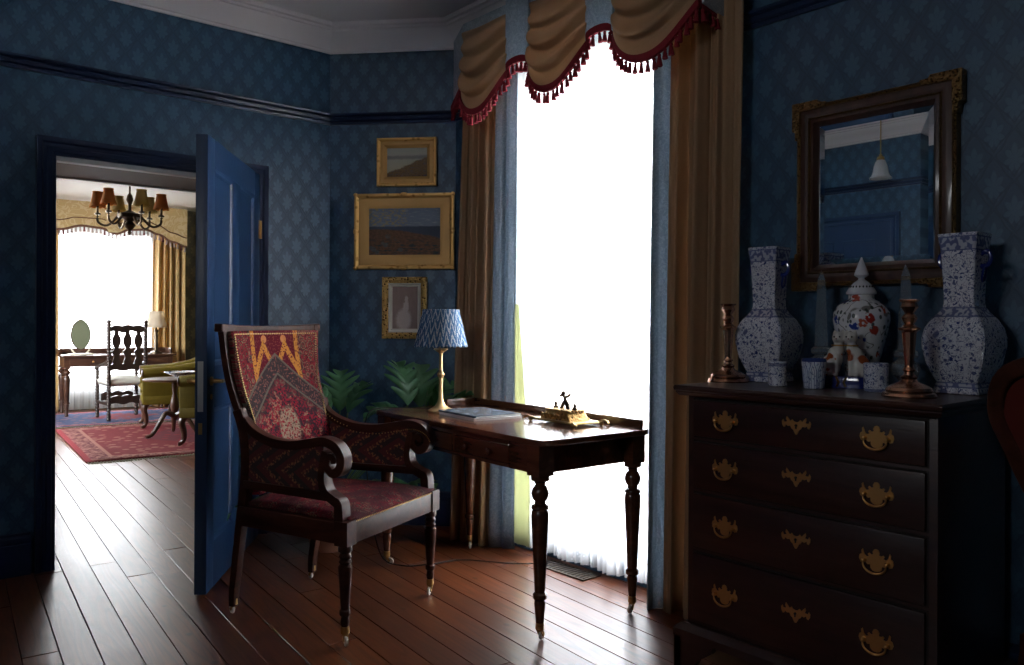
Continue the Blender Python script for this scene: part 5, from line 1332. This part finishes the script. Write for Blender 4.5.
# far desk
dq = far_floor(66, 420)
DB = dq[1]; da0 = dq[0]-.06; da1 = far_hit(176, 360, DB)[0]
fd = fthing('writing_desk', 'dark wooden desk with turned legs before the far window', 'desk', (da0+da1)/2, DB+.28, .013)
Wd = (da1-da0)/2
MB().box(-Wd, Wd, -.31, .31, .735, .76).build('desk_top', M_WALNUT, fd, bevel=.005)
f = MB(); f.box(-Wd, Wd, .285, .305, .76, .83); f.box(-Wd, -Wd+.02, -.05, .29, .76, .83); f.box(Wd-.02, Wd, -.05, .29, .76, .83); f.build('gallery', M_WALNUT, fd, bevel=.003)
f = MB(); f.box(-Wd+.04, Wd-.04, -.27, .27, .615, .736); f.build('apron', M_WALNUT, fd)
for x0, x1 in ((-Wd+.10, -.05), (.05, Wd-.10)):
    d = MB().box(x0, x1, -.276, -.268, .635, .72).build('drawer', M_WALNUT, fd, bevel=.003)
    MB().sphere(((x0+x1)/2, -.285, .678), .014).build('knob', M_BRASSD, d)
for x in (-Wd+.07, Wd-.07):
    for y in (-.25, .25): MB().lathe([(r*1.25, z*.98+.0) for r, z in tleg] + [(.018, .03), (.024, .015), (.02, 0)], 16, (x, y, 0)).build('leg', M_WALNUT, fd)
# oval dressing mirror
pm0 = far_hit(80.5, 352, DB+.15)
om = fthing('dressing_mirror', 'oval swing mirror on an ivory stand on the far desk', 'mirror', pm0[0], DB+.15, .774, math.radians(8))
MB().box(-.14, .14, -.07, .07, 0, .018).build('stand_base', M_IVORY, om, bevel=.005)
el = [(.115*math.sin(a)*(1-.12*math.cos(a)), .255+.19*math.cos(a)) for a in [2*PI*i/40 for i in range(40)]]
el = [(.115*math.copysign(abs(math.sin(a))**1.15, math.sin(a)), .255-.195*math.cos(a)) for a in [2*PI*i/40 for i in range(40)]]
MB().prism(el, lambda p: (p[0], -.010, p[1]), lambda p: (p[0], .010, p[1])).build('frame', M_WALNUT, om)
MB().prism([(p[0]*.92, .255+(p[1]-.255)*.94) for p in el], lambda p: (p[0], -.013, p[1]), lambda p: (p[0], -.009, p[1])).build('backing', plain('sage_panel', (.16, .18, .11), .5), om)
for s in (-1, 1): MB().tube(cr([(s*.06, 0, .018), (s*.10, 0, .06), (s*.135, 0, .15), (s*.138, 0, .25), (s*.130, 0, .27)], 6), .009, 8).sphere((s*.132, 0, .285), .013).build('upright', M_IVORY, om)
# desk lamp
pl0 = far_hit(156, 352, DB+.12)
dl = fthing('desk_lamp', 'table lamp with a cream scalloped shade on the far desk', 'lamp', pl0[0], DB+.12, .774)
MB().lathe([(.075, 0), (.075, .015), (.055, .03), (.03, .04), (.024, .06), (.03, .12), (.022, .16), (.028, .24), (.02, .27), (.028, .30), (.012, .33), (.008, .38)], 18).build('base', M_BRONZE, dl)
b = MB(); N = 40
for r, z in ((.135, .36), (.12, .40), (.10, .48), (.085, .56)):
    for i in range(N): a = 2*PI*i/N; b.v.append((r*math.cos(a), r*math.sin(a), z - (.018*abs(math.sin(4*a)) if z < .37 else 0)))
b.f += [(j*N+i, j*N+(i+1) % N, (j+1)*N+(i+1) % N, (j+1)*N+i) for j in range(3) for i in range(N)]
b.build('lamp_shade', M_SHC, dl, solid=.003, ang=180)

# carved high-back chair
q0 = far_floor(107, 424); q1 = far_floor(147, 423)
cw = (q1[0]-q0[0])/2
cc_ = fthing('carved_chair', 'carved dark oak high-back armchair with cream seat at the far desk', 'chair', (q0[0]+q1[0])/2, q0[1]+.25, .013, math.radians(4))
cw = min(cw, .26)
def twist(x, y, z0, z1, r, nm, m=M_OAKD):
    pr = []; n = int((z1-z0)/.035)
    for i in range(n*4+1):
        z = z0+(z1-z0)*i/(n*4); pr.append((r*(.72+.28*abs(math.sin(PI*i/4))), z))
    return MB().lathe(pr, 10, (x, y, 0)).build(nm, m, cc_)
for s in (-1, 1):
    twist(s*cw, -.25, 0.0, 1.16, .026, 'back_post'); MB().sphere((s*cw, -.25, 1.18), .026).build('finial', M_OAKD, cc_)
    twist(s*(cw+.02), .25, 0.0, .62, .024, 'front_leg')
    MB().tube(cr([(s*cw, -.25, .70), (s*(cw+.02), 0, .66), (s*(cw+.03), .20, .63), (s*(cw+.03), .30, .60)], 6), .022, 8).build('arm', M_OAKD, cc_)
    MB().bar([(s*cw, -.24, .20), (s*(cw+.02), .24, .20)], .03, .035).build('stretcher', M_OAKD, cc_)
def carved(y, z0, z1, amp, nm):
    poly = []
    N = 24
    for i in range(N+1): x = -cw+.02+(2*cw-.04)*i/N; poly.append((x, z1+amp*abs(math.sin(PI*3*i/N))+amp*.6*math.sin(PI*i/N)))
    for i in range(N, -1, -1): x = -cw+.02+(2*cw-.04)*i/N; poly.append((x, z0+amp*.6*math.sin(PI*4*i/N)))
    return MB().prism(poly, lambda p: (p[0], y-.016, p[1]), lambda p: (p[0], y+.016, p[1])).build(nm, M_OAKD, cc_)
carved(-.25, 1.06, 1.12, .018, 'crest_rail'); carved(-.25, .60, .67, .012, 'lower_rail'); carved(.25, .20, .29, .018, 'front_stretcher'); carved(-.25, .20, .28, .015, 'rear_stretcher')
for k_ in (-1, 0, 1):
    w_ = cw*.24
    h = cr([(.35, .66), (.9, .70), (.55, .76), (1.0, .82), (.45, .86), (.9, .92), (.95, .98), (.5, 1.03), (.4, 1.08)], 4)
    MB().prism([(x*w_, z) for x, z in h]+[(-x*w_, z) for x, z in reversed(h)], lambda p: (k_*cw*.6+p[0], -.264, p[1]), lambda p: (k_*cw*.6+p[0], -.238, p[1])).build('splat', M_OAKD, cc_)
MB().grid(lambda u, v: ((2*u-1)*(cw+.02), -.24+.50*v, .44+.05*(1-(2*u-1)**4)*(1-(2*v-1)**4)), 12, 12).build('seat', M_CREAMC, cc_, solid=.07, ang=70, recalc=False)

# mustard tub armchairs
def tub(nm, label, a, b, rz):
    t = fthing(nm, label, 'armchair', a, b, .013, rz, 'mustard velvet armchairs in the next room')
    hwf, dep = .33, .33
    MB().grid(lambda u, v: ((2*u-1)*.25, -.22+.54*v, .40+.05*(1-(2*u-1)**6)*(1-(2*v-1)**6)), 12, 12).build('seat_cushion', M_VELV, t, solid=.12, ang=70, recalc=False)
    b_ = MB().box(-.33, .33, -.30, .33, .26, .36); b_.build('seat_base', M_VELV, t, bevel=.02)
    for s in (-1, 1):
        prof = [(0, .28), (.05, .28), (.05, .56), (.075, .60), (.07, .65), (.03, .67), (-.02, .65), (-.03, .60), (0, .56)]
        b_ = MB(); vs = []
        for k_, (y, dz) in enumerate(((.33, 0), (.20, .01), (0, .02), (-.20, .06), (-.30, .10))):
            for x, z in prof: vs.append((s*(.27+x), y, z + (dz if z > .5 else 0)))
        n = len(prof); b_.add(vs, [(i*n+j, i*n+(j+1) % n, (i+1)*n+(j+1) % n, (i+1)*n+j) for i in range(4) for j in range(n)] + [tuple(range(n)), tuple(4*n+j for j in range(n))])
        b_.build('arm', M_VELV, t, bevel=.012, ang=60)
        MB().lathe([(.001, 0), (.05, 0), (.055, .006), (.05, .012), (.001, .014)], 16, (s*.295, .325, .615), 'y').build('arm_scroll', M_WALNUT, t)
    def bk(u, v):
        q = 2*u-1; top = .80-.10*abs(q)**2.5
        return (q*.30, -.30-.08*v-.06*(1-q*q), .36+(top-.36)*v)
    MB().grid(bk, 16, 12).build('backrest', M_VELV, t, solid=.11, ang=70, recalc=False)
    b_ = MB(); pts = [(-.31, .28), (.31, .28)] + [(.31-.62*i/16, .215+.035*abs(math.cos(PI*2*i/16))) for i in range(17)]
    b_.prism(pts, lambda p: (p[0], .31, p[1]), lambda p: (p[0], .335, p[1])); b_.build('apron', M_WALNUT, t)
    for (x, y, ox, oy) in ((-.28, .28, -.3, .5), (.28, .28, .3, .5), (-.26, -.28, -.2, -.6), (.26, -.28, .2, -.6)):
        MB().tube(cr([(x, y, .28), (x+ox*.05, y+oy*.06, .22), (x+ox*.02, y+oy*.02, .12), (x+ox*.01, y+oy*.03, .05), (x+ox*.05, y+oy*.08, .018), (x+ox*.08, y+oy*.12, .015)], 5), lambda q: .036-.022*q if q < .75 else .020, 10).build('cabriole_leg', M_WALNUT, t)
    return t
g1 = far_floor(138, 431); g2 = far_floor(178, 449)
tub('tub_armchair', 'mustard velvet armchair facing left beyond the tripod table', g1[0]+.40, g1[1]+.18, math.radians(82))
tub('tub_armchair', 'mustard velvet armchair half hidden by the blue door edge', g2[0]+.46, g2[1]+.14, math.radians(60))
# tripod table with bowl
tq = far_floor(165, 441)
tt = fthing('tripod_table', 'round dark tripod table between the mustard armchairs', 'table', tq[0]+.12, tq[1]+.12, .013)
MB().lathe([(.27, .575), (.305, .58), (.31, .592), (.30, .60), (.001, .60)], 36).build('table_top', M_WALNUT, tt)
MB().lathe([(.03, .575), (.028, .50), (.02, .44), (.04, .36), (.045, .30), (.025, .24), (.04, .20), (.03, .17)], 18).build('pillar', M_WALNUT, tt)
for k_ in range(3):
    a = math.radians(200+120*k_); c_, s_ = math.cos(a), math.sin(a)
    MB().tube(cr([(c_*.02, s_*.02, .22), (c_*.10, s_*.10, .24), (c_*.18, s_*.18, .13), (c_*.25, s_*.25, .04), (c_*.31, s_*.31, .022)], 6), lambda q: .028-.010*q, 8).build('leg', M_WALNUT, tt)
bw = fthing('bowl', 'shallow decorated bowl on the tripod table', 'bowl', tq[0]+.18, tq[1]+.12, .614)
MB().lathe([(.05, 0), (.06, .01), (.12, .04), (.165, .062), (.16, .066), (.11, .046), (.02, .018)], 30).build('body', M_IMARI, bw)

# chandelier
cp = ray(129, 215); cd = 7.0
ch_ = thing('chandelier', 'six-arm bronze chandelier with yellow and orange fabric shades', 'chandelier', (cp[0]*cd, cp[1]*cd, 0), .62)
z0 = 2.02
MB().lathe([(.05, FZ), (.05, FZ-.015), (.015, FZ-.04), (.008, FZ-.05), (.008, z0+.30), (.02, z0+.28), (.03, z0+.24), (.014, z0+.20), (.014, z0+.15), (.05, z0+.13), (.10, z0+.115), (.10, z0+.085), (.05, z0+.07), (.025, z0+.05), (.05, z0+.02), (.03, z0-.01), (.01, z0-.03), (.018, z0-.045), (.004, z0-.07)], 20).build('column', M_BRONZE, ch_)
for k_ in range(6):
    a = 2*PI*k_/6; c_, s_ = math.cos(a), math.sin(a)
    o = MB().tube(cr([(c_*.09, s_*.09, z0+.10), (c_*.15, s_*.15, z0+.03), (c_*.20, s_*.20, z0+.01), (c_*.25, s_*.25, z0+.04), (c_*.255, s_*.255, z0+.10)], 6), .010, 8)
    o.lathe([(.024, z0+.10), (.026, z0+.112), (.010, z0+.12), (.010, z0+.20)], 10, (c_*.255, s_*.255, 0)); ao = o.build('arm', M_BRONZE, ch_)
    b = MB(); N = 24
    for r, z in ((.064, z0+.165), (.055, z0+.20), (.044, z0+.25), (.038, z0+.29), (.042, z0+.30)):
        for i in range(N): q = 2*PI*i/N; b.v.append((c_*.255+r*math.cos(q), s_*.255+r*math.sin(q), z+(.006*math.cos(8*q) if z < z0+.17 else 0)))
    b.f += [(j*N+i, j*N+(i+1) % N, (j+1)*N+(i+1) % N, (j+1)*N+i) for j in range(4) for i in range(N)]
    b.build('lamp_shade', M_SHO if k_ in (2, 5, 3) else M_SHY, ao, solid=.002, ang=180)
